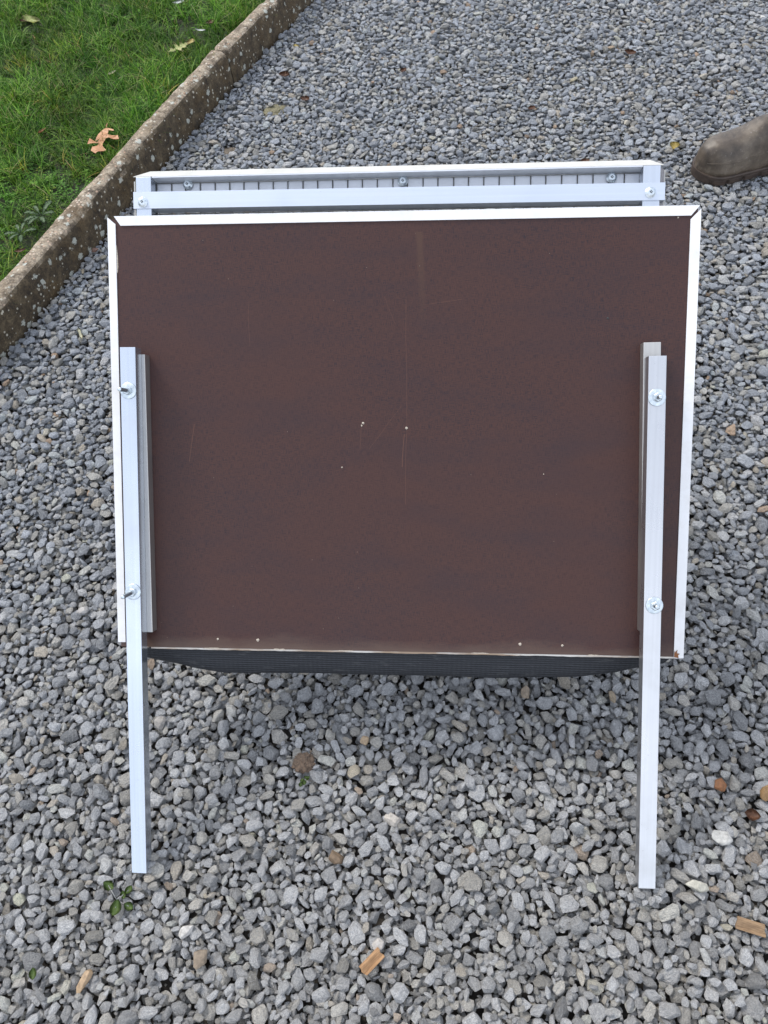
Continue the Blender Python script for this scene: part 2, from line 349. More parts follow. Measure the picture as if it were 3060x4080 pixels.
o = add('lawn_soil', mesh('lawn_soil', lv, lf, mat_soil('lawn_earth', (0.010, 0.016, 0.005), (0.030, 0.040, 0.012), 60))); o['kind'] = 'structure'

# ------------------------------------------------------------------ gravel: stones dropped one by one on a height field
protos = bpy.data.collections.new('stone_shapes')
def stone_mesh(name, seed, ax=(1, 1, 1), sub=3, mat=None):
    r = random.Random(seed); bm = bmesh.new(); bmesh.ops.create_icosphere(bm, subdivisions=2, radius=1)
    dirs = []
    for i in range(r.randint(9, 14)):
        for _ in range(20):
            d = Vector((r.gauss(0, 1), r.gauss(0, 1), r.gauss(0, 1))).normalized()
            if all(d.dot(e) < 0.72 for e in dirs): break
        dirs.append(d); h = r.uniform(0.54, 0.80)
        bmesh.ops.bisect_plane(bm, geom=bm.verts[:] + bm.edges[:] + bm.faces[:], plane_co=d * h, plane_no=d, clear_outer=True)
        ed = [e for e in bm.edges if e.is_boundary]
        if ed: bmesh.ops.holes_fill(bm, edges=ed, sides=0)
    bmesh.ops.remove_doubles(bm, verts=bm.verts[:], dist=0.09)
    bmesh.ops.triangulate(bm, faces=[f for f in bm.faces if len(f.verts) > 4])
    bmesh.ops.bevel(bm, geom=[e for e in bm.edges if e.is_manifold and e.calc_face_angle(0) > 0.30], offset=0.045, segments=2, profile=0.5, affect='EDGES', clamp_overlap=True)
    of = Vector((r.uniform(-9, 9), r.uniform(-9, 9), r.uniform(-9, 9)))
    for v in bm.verts:
        n = v.co.normalized(); k = 1 + 0.05 * noise.noise(n * 2.2 + of) + 0.02 * noise.noise(n * 6 + of)
        v.co = Vector([v.co[i] * k * ax[i] * 1.06 for i in range(3)])
    me = bpy.data.meshes.new(name); bm.to_mesh(me); bm.free()
    me.polygons.foreach_set('use_smooth', [True] * len(me.polygons)); me.materials.append(mat or M['stone']); return me
NP = 28
for i in range(NP):
    protos.objects.link(bpy.data.objects.new('stone_shape_%02d' % i, stone_mesh('stone_shape', 100 + i)))

RES = 0.004; X0, Y0 = FX0 - 0.05, FY0 - 0.05
NX, NY = int((FX1 - X0 + 0.05) / RES), int((FY1 - Y0 + 0.05) / RES)
H = np.full((NY, NX), -0.030)
kx, ky, k0x, k0y = kn.x, kn.y, K0.x, K0.y
HOLES = [(*ground(1092, 425)[:2], 0.042), (*ground(908, 590)[:2], 0.030), (*ground(1205, 3040)[:2], 0.016)]
def drop(count, amed, tries, out, shrink=0.86, holes=False):
    A = np.clip(np.exp(rng.normal(math.log(amed), 0.35, count)), 0.0040, 0.0195); A[::-1].sort() if False else None
    B = A * rng.uniform(0.44, 0.88, count); Cc = A * rng.uniform(0.26, 0.54, count); Cc = np.minimum(Cc, B)
    PX = rng.uniform(FX0, FX1, (count, tries)); PY = rng.uniform(FY0, FY1, (count, tries)); YW = rng.uniform(0, 6.283, count)
    for i in range(count):
        a, b, c = A[i] * shrink, B[i] * shrink, Cc[i] * shrink; n = int(a / RES) + 1
        yy, xx = np.mgrid[-n:n + 1, -n:n + 1] * RES; cs, sn = math.cos(YW[i]), math.sin(YW[i])
        r2 = ((xx * cs + yy * sn) / a) ** 2 + ((-xx * sn + yy * cs) / b) ** 2
        msk = r2 < 1; th_ = c * np.sqrt(np.clip(1 - r2 * r2, 0, 1)); best = None
        for j in range(tries):
            px, py = PX[i, j], PY[i, j]
            if px < -1.2 and py < 0.2 and j < tries - 1: pass
            if (px - k0x) * kx + (py - k0y) * ky > koff((px - k0x) * kd.x + (py - k0y) * kd.y) - b * 0.8: continue
            if holes and any((px - hx) ** 2 + (py - hy) ** 2 < hr * hr for hx, hy, hr in HOLES): continue
            ix, iy = int((px - X0) / RES), int((py - Y0) / RES)
            if ix - n < 0 or iy - n < 0 or ix + n + 1 > NX or iy + n + 1 > NY: continue
            W_ = H[iy - n:iy + n + 1, ix - n:ix + n + 1]
            z = (W_ + th_)[msk].max()
            if best is None or z < best[0]: best = (z, px, py, W_)
        if best is None: continue
        z, px, py, W_ = best
        W_[msk] = np.maximum(W_, z + th_)[msk]
        out.append((px, py, z, A[i], B[i], Cc[i], YW[i]))
drops = []
import time; t0_ = time.time()
drop(40000, 0.0080, 2, drops); drop(58000, 0.0096, 11, drops, holes=True); drop(54000, 0.0062, 12, drops, holes=True)
D = np.array(drops); ztop = float(np.mean(H[(H > -0.02)])); print('stones', len(D), 'surface', ztop, 'time', time.time() - t0_)
ZS = -ztop + 0.001
D[:, 2] += ZS; H += ZS
def surf(x, y, r=0.006):
    ix, iy = int((x - X0) / RES), int((y - Y0) / RES); n = max(1, int(r / RES))
    if not (n <= ix < NX - n and n <= iy < NY - n): return 0.0
    return float(H[iy - n:iy + n + 1, ix - n:ix + n + 1].max())

extra = []
for fx, fy_ in ((555, 3470), (2577, 3532)):
    c_ = ground(fx, fy_, 0.0)
    for k in range(16):
        an = 6.283 * k / 16 + rng.uniform(-.15, .15); rd = rng.uniform(0.019, 0.030)
        if 3.9 < (an % 6.283) < 5.5: rd += 0.006
        x_, y_ = c_.x + rd * math.cos(an), c_.y + .006 + rd * math.sin(an); a_ = rng.uniform(0.006, 0.0105)
        extra.append((x_, y_, surf(x_, y_) + a_ * .05, a_, a_ * .75, a_ * .5, rng.uniform(0, 6.28)))
D = np.vstack([D, np.array(extra)])

def cloud(name, P, rot, scl, idx, attrs, coll):
    me = bpy.data.meshes.new(name); me.from_pydata([tuple(p) for p in P], [], [])
    def att(nm, ty, arr, key):
        a = me.attributes.new(nm, ty, 'POINT'); a.data.foreach_set(key, np.asarray(arr, dtype=np.int32 if ty == 'INT' else np.float32).ravel())
    att('rot', 'FLOAT_VECTOR', rot, 'vector'); att('scl', 'FLOAT_VECTOR', scl, 'vector'); att('idx', 'INT', idx, 'value')
    for nm, (ty, arr, key) in attrs.items(): att(nm, ty, arr, key)
    ob = bpy.data.objects.new(name, me); C.objects.link(ob)
    ng = bpy.data.node_groups.new(name + '_scatter', 'GeometryNodeTree')
    ng.interface.new_socket('Geometry', in_out='INPUT', socket_type='NodeSocketGeometry'); ng.interface.new_socket('Geometry', in_out='OUTPUT', socket_type='NodeSocketGeometry')
    gi = ng.nodes.new('NodeGroupInput'); go = ng.nodes.new('NodeGroupOutput'); ip = ng.nodes.new('GeometryNodeInstanceOnPoints')
    ci = ng.nodes.new('GeometryNodeCollectionInfo'); ci.inputs['Collection'].default_value = coll; ci.inputs['Separate Children'].default_value = True; ci.inputs['Reset Children'].default_value = True
    def named(nm, dt):
        n = ng.nodes.new('GeometryNodeInputNamedAttribute'); n.data_type = dt; n.inputs['Name'].default_value = nm; return n.outputs['Attribute']
    e2r = ng.nodes.new('FunctionNodeEulerToRotation'); ng.links.new(named('rot', 'FLOAT_VECTOR'), e2r.inputs[0])
    ip.inputs['Pick Instance'].default_value = True
    lk = ng.links.new
    lk(gi.outputs[0], ip.inputs['Points']); lk(ci.outputs[0], ip.inputs['Instance']); lk(named('idx', 'INT'), ip.inputs['Instance Index'])
    lk(e2r.outputs[0], ip.inputs['Rotation']); lk(named('scl', 'FLOAT_VECTOR'), ip.inputs['Scale']); lk(ip.outputs[0], go.inputs[0])
    md = ob.modifiers.new('scatter', 'NODES'); md.node_group = ng
    return ob

n = len(D); u = rng.random(n); val = np.exp(rng.normal(0, 0.25, n))[:, None]
tint = np.where(u[:, None] < 0.66, np.array([[0.268, 0.291, 0.332]]), np.array([[0.345, 0.342, 0.330]]))
tint = np.where(u[:, None] > 0.925, np.array([[0.400, 0.365, 0.315]]), tint)
tint = np.where(u[:, None] > 0.955, np.array([[0.56, 0.545, 0.52]]), tint)
tint = np.where(u[:, None] > 0.993, np.array([[0.30, 0.22, 0.16]]), tint)
near = np.clip((1.1 - D[:, 1]) / 1.3, 0, 1)[:, None]           # near stones warmer, far ones bluer: sky reflection partly painted into stone colour
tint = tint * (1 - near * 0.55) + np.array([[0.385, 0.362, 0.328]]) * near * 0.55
tilt = rng.normal(0, 0.20, (n, 2)); tilt += (rng.random((n, 1)) < 0.10) * rng.normal(0, 0.6, (n, 2))
rot = np.column_stack([tilt, D[:, 6]])
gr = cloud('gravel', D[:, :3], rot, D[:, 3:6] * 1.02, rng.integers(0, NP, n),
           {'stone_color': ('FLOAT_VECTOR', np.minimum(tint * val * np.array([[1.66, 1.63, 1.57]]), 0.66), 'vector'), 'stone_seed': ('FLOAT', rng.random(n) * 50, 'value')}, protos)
gr['kind'] = 'stuff'; gr['label'] = 'crushed blue grey gravel covering the yard'

# ------------------------------------------------------------------ kerb stones
def kerb(name, s0, s1, label):
    prof = [(0.004, -0.05), (0.002, 0.0), (0.001, 0.03), (0.002, 0.06), (0.003, 0.082), (0.006, 0.095), (0.011, 0.104), (0.020, 0.110), (0.032, 0.112), (0.046, 0.1115), (0.056, 0.109), (0.060, 0.103), (0.062, 0.09), (0.062, -0.05)]
    ns = int((s1 - s0) / 0.008); V = []; Fc = []
    for i in range(ns + 1):
        s = s0 + (s1 - s0) * i / ns; ed = min(s - s0, s1 - s); rd = 0.006 * max(0, 1 - ed / 0.012) ** 2
        for j, (o_, z) in enumerate(prof):
            p3 = Vector((s * 7, o_ * 40, z * 30)); wv_ = 0.0035 * noise.noise(p3) + 0.002 * noise.noise(p3 * 4) + 0.004 * noise.noise(Vector((s * 3.3, 0, 5)))
            chip = max(0, noise.noise(Vector((s * 11, j * 0.3, 9.0))) - 0.30) * 0.014 if 3 < j < 12 else 0
            mid = 0.031; oo = o_ + (-wv_ if o_ < 0.02 else (wv_ if o_ > 0.05 else 0)) + (rd + chip) * (1 if o_ < mid else -1)
            V.append(kpt(s, oo, z + (wv_ * 0.7 if z > 0.08 else 0) - (rd + chip * 0.8 if z > 0.09 else 0)))
    m_ = len(prof)
    for i in range(ns):
        for j in range(m_ - 1): Fc.append((i * m_ + j, i * m_ + j + 1, (i + 1) * m_ + j + 1, (i + 1) * m_ + j))
    Fc.append(tuple(range(m_))); Fc.append(tuple(range(ns * m_, (ns + 1) * m_))[::-1])
    base = kpt((s0 + s1) / 2, 0.03, 0); V = [v - base for v in V]
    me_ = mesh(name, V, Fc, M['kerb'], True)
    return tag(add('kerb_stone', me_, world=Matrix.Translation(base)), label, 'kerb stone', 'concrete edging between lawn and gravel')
jp = ground(882, 200, 0.11); sj = (jp - K0).dot(kd)
kerb('kerb_near', sj - 2.2 - 0.001, sj - 0.001, 'long lichen-spotted concrete edging slab beside the oak leaf, nearer the camera')
kerb('kerb_far', sj + 0.002, sj + 2.0, 'concrete edging slab beyond the crack, running off the top of the photo')
kerb('kerb_away', sj + 2.004, sj + 4.2, 'concrete edging slab farthest away, beyond the top of the photo')
kerb('kerb_out', sj - 4.3, sj - 2.204, 'concrete edging slab at the left edge of the photo, nearest of the row')

# ------------------------------------------------------------------ grass
gcol = bpy.data.collections.new('grass_shapes')
def tuft(seed, nb, hmin, hmax, spread, lean):
    r = random.Random(seed); V = []; Fc = []; bl = []
    for _ in range(nb):
        a = r.uniform(0, 6.283); d0 = spread * math.sqrt(r.random()); bx, by = d0 * math.cos(a), d0 * math.sin(a)
        hgt = r.uniform(hmin, hmax); dr = r.uniform(0, 6.283); ln = r.uniform(*lean) * hgt; wd = r.uniform(0.0008, 0.0017); sd_ = r.uniform(0, 6.283)
        ns = 5; i0 = len(V); bc = r.random() ** 1.2 * 0.95 if r.random() > 0.03 else 1.0
        for k in range(ns + 1):
            f = k / ns; cx = bx + math.cos(dr) * ln * f ** 1.8; cy = by + math.sin(dr) * ln * f ** 1.8; cz = hgt * (f - 0.42 * f * f * (ln / hgt) * 0.8)
            ww = wd * (1 - f ** 2.2) + 0.0001
            px, py = -math.sin(dr + 0.5 * math.sin(sd_)), math.cos(dr + 0.5 * math.sin(sd_))
            V += [(cx - px * ww, cy - py * ww, cz), (cx + px * ww, cy + py * ww, cz)]; bl += [bc, bc]
        for k in range(ns): Fc.append((i0 + 2 * k, i0 + 2 * k + 1, i0 + 2 * k + 3, i0 + 2 * k + 2))
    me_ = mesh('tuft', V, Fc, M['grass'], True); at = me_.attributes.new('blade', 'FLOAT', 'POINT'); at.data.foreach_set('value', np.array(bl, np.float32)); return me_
def herb(seed):
    r = random.Random(seed); V = []; Fc = []; bl = []
    for _ in range(12):
        dr = r.uniform(0, 6.283); d0 = r.uniform(0.004, 0.016); z = r.uniform(0.008, 0.024); ln = r.uniform(0.004, 0.0075); wd = ln * 0.42; tl = r.uniform(-0.4, 0.5)
        i0 = len(V); pts = [(0, 0), (0.3, 0.9), (0.65, 1.0), (1, 0.1), (0.65, -1.0), (0.3, -0.9)]
        for f, s_ in pts:
            x = d0 + ln * 2 * f; y = wd * s_; V.append((x * math.cos(dr) - y * math.sin(dr), x * math.sin(dr) + y * math.cos(dr), z + tl * ln * f)); bl.append(0.35 + 0.35 * r.random())
        Fc.append(tuple(range(i0, i0 + 6)))
    me_ = mesh('herb', V, Fc, M['grass'], True); at = me_.attributes.new('blade', 'FLOAT', 'POINT'); at.data.foreach_set('value', np.array(bl, np.float32)); return me_
NT = 12
for i in range(NT): gcol.objects.link(bpy.data.objects.new('tuft_%02d' % i, tuft(i, 16, 0.026, 0.068, 0.013, (0.25, 1.5))))
for i in range(4): gcol.objects.link(bpy.data.objects.new('tuft_zz%02d' % i, herb(50 + i)))
G = []; cnt = 0
hb = ground(150, 860, 0.07)
while len(G) < 20500:
    s = random.uniform(-2.1, 3.2); o_ = 0.058 + 1.75 * random.random() ** 1.15
    p = kpt(s, o_ - .006, 0.062)
    dens = 0.5 + 0.5 * noise.noise(Vector((p.x * 3.1, p.y * 3.1, 3))) + 0.35
    if random.random() > dens: continue
    G.append((p.x, p.y, s, o_))
G = np.array(G); n = len(G)
nz = np.array([noise.noise(Vector((x * 4.2, y * 4.2, 8.0))) for x, y, _, _ in G]); nz2 = np.array([noise.noise(Vector((x * 9, y * 9, 2.0))) for x, y, _, _ in G])
hd = np.hypot(G[:, 0] - hb.x, G[:, 1] - hb.y)
ish = (rng.random(n) < np.where(hd < 0.24, 0.55, 0.10))
idx = np.where(ish, NT + rng.integers(0, 4, n), rng.integers(0, NT, n))
sc = (0.80 + 0.35 * rng.random(n) + 0.35 * nz) * np.where(G[:, 3] < 0.080, 0.8, 1.0) * np.where(hd < 0.24, 0.8, 1)
tintg = np.array([[1.0, 1.0, 1.0]]) * (1 + 0.45 * nz[:, None]) * rng.uniform(0.62, 1.30, (n, 1)) + np.array([[0.30, 0.10, -0.10]]) * nz2[:, None]
tintg = np.where((rng.random(n) < 0.035)[:, None], np.array([[2.6, 1.35, 1.9]]), tintg)
windd = np.column_stack([0.18 * rng.normal(size=n) + 0.10, 0.18 * rng.normal(size=n) + 0.1, rng.uniform(0, 6.283, n)])
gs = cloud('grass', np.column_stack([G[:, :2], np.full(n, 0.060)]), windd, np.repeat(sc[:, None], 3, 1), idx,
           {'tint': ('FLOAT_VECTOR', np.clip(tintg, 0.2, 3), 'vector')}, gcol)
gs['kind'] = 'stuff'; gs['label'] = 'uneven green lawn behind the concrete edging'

# ------------------------------------------------------------------ THE BOARD: brown film-faced plywood on two aluminium legs
base = Vector(PW @ Vector((0, -0.74, 0))); base.z = 0
PB = Matrix.Translation(base)
bd = thing('plywood_board', 'dark brown plywood board with white edge trim, standing on two aluminium legs over the gravel', 'board', base)
def part(name, me_, parent=bd, world=PW, pw=PB): return add(name, me_, parent, world, pw)
YB = lp(1500, 2597, 0)[1]; BL = lp(490, 2578, 0)[1]; 
_, yb_l = lp(620, 2578, 0); _, yb_r = lp(2700, 2617, 0)
# panel body with slightly skewed bottom edge
xl, xr = -HW + 0.003, HW - 0.003; yt = HH - 0.003
slope = (yb_r - yb_l) / (lp(2700, 2617, 0)[0] - lp(620, 2578, 0)[0]); xm = lp(620, 2578, 0)[0]
fy = lambda x: yb_l + (x - xm) * slope
T = 0.018
V = [(xl, fy(xl), 0), (xr, fy(xr), 0), (xr, yt, 0), (xl, yt, 0), (xl, fy(xl), -T), (xr, fy(xr), -T), (xr, yt, -T), (xl, yt, -T)]
me_ = mesh('panel', V, [(0, 1, 2, 3), (7, 6, 5, 4), (4, 5, 1, 0), (5, 6, 2, 1), (6, 7, 3, 2), (7, 4, 0, 3)], M['ply']); me_.materials.append(M['plyedge'])
for i in (2, 3, 4, 5): me_.polygons[i].material_index = 1
panel = part('panel', me_); panel.rotation_mode = 'XYZ'
V = []; Fc = []; r = random.Random(8); xa, xb = lp(600, 2580, 0)[0], lp(2700, 2618, 0)[0]; k = 160
for i in range(k + 1):
    x = xa + (xb - xa) * i / k; ex = 0.0036 + 0.0010 * noise.noise(Vector((x * 18, 0, 3))) + 0.0006 * noise.noise(Vector((x * 90, 0, 3)))
    V += [(x, fy(x) - 0.0002, -0.0022), (x, fy(x) - ex, -0.0026), (x, fy(x) - ex, -0.0060)]
for i in range(k): a = 3 * i; Fc += [(a, a + 1, a + 4, a + 3), (a + 1, a + 2, a + 5, a + 4)]
mt_, t_, b_ = newmat('flaking_white_primer'); v_ = coords(t_, (9, 60, 60)); q_ = tnoise(t_, v_, 1.0, 4, 0.6)
t_.links.new(ramp(t_, q_, [(0.42, (0.66, 0.63, 0.58)), (0.56, (0.36, 0.26, 0.18))]), b_.inputs['Base Color']); b_.inputs['Roughness'].default_value = 0.7
part('bottom_strip', mesh('bottom_strip', V, Fc, mt_))
# chips of pale ply along the bottom edge
V = []; Fc = []; r = random.Random(4); x = xl + 0.03
while x < xr - 0.03:
    l_ = r.uniform(0.01, 0.05); h_ = r.uniform(0.0005, 0.0020); y0 = fy(x)
    V = []; Fc = []; i0 = 0; k = 6
    for j in range(k + 1):
        xx = x + l_ * j / k; hh = h_ * (1 if 0 < j < k else 0.1) * r.uniform(0.5, 1.2)
        V += [(xx, fy(xx) - 0.0006, 0.0006), (xx, fy(xx) + hh, 0.0006), (xx, fy(xx) - 0.0006, -0.002)]
    for j in range(k):
        a = i0 + 3 * j; Fc += [(a, a + 3, a + 4, a + 1), (a + 2, a + 5, a + 3, a)]
    part('bare_edge', mesh('bare_edge', V, Fc, M['plug']))
    x += l_ + r.uniform(0.06, 0.22)
# pale spots: filled screw holes
for (px, py, rr) in ((1447, 1686, .0036), (1441, 1696, .0022), (1620, 1706, .0034), (1363, 1862, .0024), (2166, 1889, .0016), (868, 2546, .0034), (1028, 2550, .0042), (2072, 2566, .0038), (2240, 2572, .0036), (2702, 867, .0022), (2422, 1268, .0030), (560, 1905, .0015)):
    X, Y = lp(px, py, 0); V = [(X, Y, 0.0012)]; r = random.Random(px)
    kq = 9
    for j in range(kq): a = 6.283 * j / kq; q_ = rr * .70 * r.uniform(0.65, 1.15); V.append((X + q_ * math.cos(a), Y + q_ * math.sin(a), 0.0004))
    part('hole_filler', mesh('hole_filler', V, [(0, 1 + j, 1 + (j + 1) % kq) for j in range(kq)], M['dark'] if px == 2422 else M['plug']))
# white trim, L-shaped, mitred with open joints
def trim_x(x0, x1, yi, yo, sk0, sk1):
    return prism_me('edge_trim', [(yi, 0.0), (yo, 0.0), (yo, -0.021), (yo + 0.0015, -0.021), (yo + 0.0015, 0.0018), (yi, 0.0018)], x0, x1, M['trim'], sk0, sk1)
YI = HH - 0.0138
tr_ = prism_me('edge_trim', [(YI, 0.0003), (HH, 0.0003), (HH, -0.021), (HH + 0.0015, -0.021), (HH + 0.0015, 0.0020), (YI, 0.0020)], -HW + 0.0205, HW - 0.0135, M['trim'],
               lambda y, z: -(y - YI) * 0.72, lambda y, z: (y - YI) * 0.86)
part('edge_trim', tr_)
def trim_y(side, ylo, yhi, wdt, miter, gap):
    xo = side * HW; xi = side * (HW - wdt)
    V = []
    prof = [(xi, 0.0003), (xo, 0.0003), (xo, -0.021), (xo + side * 0.0015, -0.021), (xo + side * 0.0015, 0.0020), (xi, 0.0020)]
    for top in (0, 1):
        for x, z in prof:
            V.append((x, (yhi - miter * abs(x - (xo + side * 0.0015)) if top else ylo), z))
    n_ = 6; Fc = [tuple(range(n_)), tuple(range(n_, 2 * n_))] + [(i, (i + 1) % n_, n_ + (i + 1) % n_, n_ + i) for i in range(n_)]
    bm = bmesh.new(); vs = [bm.verts.new(v) for v in V]
    for f in Fc: bm.faces.new([vs[i] for i in f])
    bmesh.ops.recalc_face_normals(bm, faces=bm.faces[:]); me = bpy.data.meshes.new('edge_trim'); bm.to_mesh(me); bm.free(); me.materials.append(M['trim']); return me
part('edge_trim', trim_y(-1, lp(479, 2558, 0.002)[1], HH - 0.0005, 0.0118, 0.80, 0))
part('edge_trim', trim_y(1, lp(2722, 2623, 0.002)[1], HH - 0.0035, 0.0140, 1.02, 0))
# bare sliver where the left trim pulls away, rusty chip lower right
X, Y = lp(465, 1020, 0); part('bare_strip', mesh('bare_strip', [(X - .001, Y + .02, .0006), (X + .0008, Y + .016, .0006), (X + .0022, Y, .0006), (X + .0025, Y - .018, .0006), (X + .0012, Y - .028, .0006), (X - .0008, Y - .026, .0006)], [(0, 5, 4, 3, 2, 1)], M['plug']))
X, Y = lp(2694, 2612, 0.003); part('splinter', mesh('splinter', [(X - .003, Y - .003, .003), (X + .004, Y - .004, .0032), (X + .003, Y + .001, .0035), (X + .006, Y + .003, .003), (X + .001, Y + .004, .0035), (X + .002, Y + .010, .003), (X - .002, Y + .005, .0032), (X - .003, Y + .009, .003)], [(0, 1, 2), (0, 2, 3), (0, 3, 4), (0, 4, 5), (0, 5, 6), (0, 6, 7)], M['rust']))

# legs on battens
def strip_me(name, p0, p1, wd, n0, n1, mat, bev=0.0012, hollow=False):
    """bar in the board plane from p0 to p1 (left edge line), width wd to +X"""
    d = Vector((p1[0] - p0[0], p1[1] - p0[1])); ln = d.length; d /= ln; ang = math.atan2(d.y, d.x) - math.pi / 2
    bm = bmesh.new()
    if hollow:
        t_ = 0.002; me0 = None
        o4 = [(0, n0), (wd, n0), (wd, n1), (0, n1)]; i4 = [(t_, n0 + t_), (wd - t_, n0 + t_), (wd - t_, n1 - t_), (t_, n1 - t_)]
        rows = [[bm.verts.new((x, y, z)) for x, z in pr] for y, pr in ((0, i4), (0, o4), (ln, o4), (ln, i4))]
        for a, b_ in zip(rows, rows[1:] + rows[:1]):
            for i in range(4): bm.faces.new((a[i], a[(i + 1) % 4], b_[(i + 1) % 4], b_[i]))
        bmesh.ops.recalc_face_normals(bm, faces=bm.faces[:])
        ed = [e for e in bm.edges if e.verts[0] in rows[1] + rows[2] and e.verts[1] in rows[1] + rows[2]]
        bmesh.ops.bevel(bm, geom=ed, offset=0.0007, segments=2, profile=0.6, affect='EDGES')
    else:
        bmesh.ops.create_cube(bm, size=1)
        for v in bm.verts: v.co = Vector(((v.co.x + .5) * wd, (v.co.y + .5) * ln, n0 + (v.co.z + .5) * (n1 - n0)))
        bmesh.ops.bevel(bm, geom=bm.edges[:], offset=bev, segments=2, profile=0.6, affect='EDGES')
    bmesh.ops.rotate(bm, verts=bm.verts[:], cent=(0, 0, 0), matrix=Matrix.Rotation(ang, 3, 'Z'))
    bmesh.ops.translate(bm, verts=bm.verts[:], vec=(p0[0], p0[1], 0))
    me = bpy.data.meshes.new(name); bm.to_mesh(me); bm.free(); me.materials.append(mat); return me
NB, NL = 0.021, 0.046
leg = part('leg', strip_me('leg', lp(525, 3478, NL), lp(477, 1383, NL), 0.0258, NB + .0003, NL, M['alu'], hollow=True)); leg['label'] = 'left leg, bright aluminium tube reaching down to the gravel'
leg = part('leg', strip_me('leg', lp(2544, 3540, NL), lp(2585, 1418, NL), 0.0268, NB + .0003, NL, M['alus'], hollow=True)); leg['label'] = 'right leg, scuffed aluminium tube'
bt = part('batten', strip_me('batten', (lp(608, 2516, NB)[0] - 0.026, lp(600, 2520, NB)[1]), (lp(577, 1412, NB)[0] - 0.026, lp(577, 1412, NB)[1]), 0.026, 0.0002, NB, M['alud'])); bt['label'] = 'grey batten under the left leg'
bt = part('batten', strip_me('batten', lp(2551, 2520, NB), lp(2564, 1364, NB), 0.0268, 0.0002, NB, M['alud'])); bt['label'] = 'grey batten sticking out above the right leg'

# bolts
WASH = lathe_me('washer', [(0.0036, 0.0), (0.0130, 0.0), (0.0134, 0.0004), (0.0134, 0.0013), (0.0128, 0.0017), (0.0034, 0.0017)], 40, M['zinc'])
NUT = lathe_me('nut', [(0.0066, 0.0), (0.0074, 0.0008), (0.0074, 0.0052), (0.0062, 0.0062), (0.0036, 0.0062)], 6, M['zinc'], False)
def rod(ln):
    pr = []; z = 0.0
    while z < ln - 0.001: pr += [(0.0029, z), (0.0034, z + 0.0005)]; z += 0.001
    pr += [(0.0032, ln - 0.0007), (0.0024, ln)]; return lathe_me('bolt', pr, 16, M['zinc'])
for (px, py, ln, tx, ty) in ((512, 1557, 0.036, 0.0, 0.0), (531, 2358, 0.036, -0.15, 0.10), (2617, 1584, 0.020, 0.1, 0.0), (2607, 2412, 0.023, -0.10, -0.12)):
    X, Y = lp(px, py, NL); wm = PW @ Matrix.Translation((X, Y, NL + 0.0002))
    bo = part('bolt', rod(ln), world=wm @ Euler((ty * .6, tx * .6, 0)).to_matrix().to_4x4())
    add('washer', WASH, bo, wm, bo_w := (wm @ Euler((ty * .6, tx * .6, 0)).to_matrix().to_4x4())); add('nut', NUT, bo, wm @ Matrix.Translation((0, 0, 0.0017)) @ Matrix.Rotation(random.random(), 4, 'Z'), bo_w)

# black mat bulging out under the lower edge
low = [(585, 2625), (640, 2640), (700, 2652), (780, 2672), (880, 2688), (1000, 2690), (1300, 2692), (1600, 2700), (2000, 2710), (2300, 2706), (2450, 2690), (2560, 2662), (2640, 2648), (2660, 2630)]
bx = [lp(*p, -0.030) for p in low]; xs = np.array([b_[0] for b_ in bx]); ys = np.array([b_[1] for b_ in bx])
V = []; Fc = []; nx, na = 120, 14
for i in range(nx + 1):
    x = xs[0] + (xs[-1] - xs[0]) * i / nx; bot = float(np.interp(x, xs, ys)) + 0.0012 * noise.noise(Vector((x * 9, 0, 0))); y0 = fy(x) + 0.001; dp = y0 - bot
    for j in range(na + 1):
        a = math.pi * 0.95 * j / na
        V.append((x, y0 - dp * math.sin(a) ** 0.8 if 0 < a < math.pi else y0, -0.0175 + (math.cos(a) - 1) * min(0.028, 0.012 + dp * 0.4) + 0.0022 * noise.noise(Vector((x * 16 + a * 2, a * 3, 0)))))
for i in range(nx):
    for j in range(na): Fc.append((i * (na + 1) + j, i * (na + 1) + j + 1, (i + 1) * (na + 1) + j + 1, (i + 1) * (na + 1) + j))
mm = part('woven_mat', mesh('woven_mat', V, Fc, M['mat'], True)); mm['label'] = 'black woven mat bulging out below the board'

# ------------------------------------------------------------------ THE MESH FRAME behind and above the board
NF, NM = -0.030, -0.055
fb = Vector(PW @ Vector((0, 0.30, NM))); fb.z = 0; FB = Matrix.Translation(fb)
fr = thing('mesh_frame', 'silver aluminium frame with wire mesh behind the upper edge of the brown board', 'wire frame', fb)
def fpart(name, me_, world=PW): return add(name, me_, fr, world, FB)
xL0, yL0 = lp(541, 705, NF); xL1, _ = lp(601, 704, NF); xR0, yR0 = lp(2564, 659, NF); xR1, _ = lp(2633, 657, NF)
YT = (yL0 + yR0) / 2; YBOT = -0.20
print('frame', xL0, xL1, xR0, xR1, yL0, yR0)
so = fpart('side_rail', box_me('side_rail', (xL0, YBOT, NM), (xL1, yL0, NF), M['alu'], 0.0010)); so['label'] = 'left side rail'
so = fpart('side_rail', box_me('side_rail', (xR0, YBOT, NM), (xR1, yR0, NF), M['alu'], 0.0010)); so['label'] = 'right side rail'
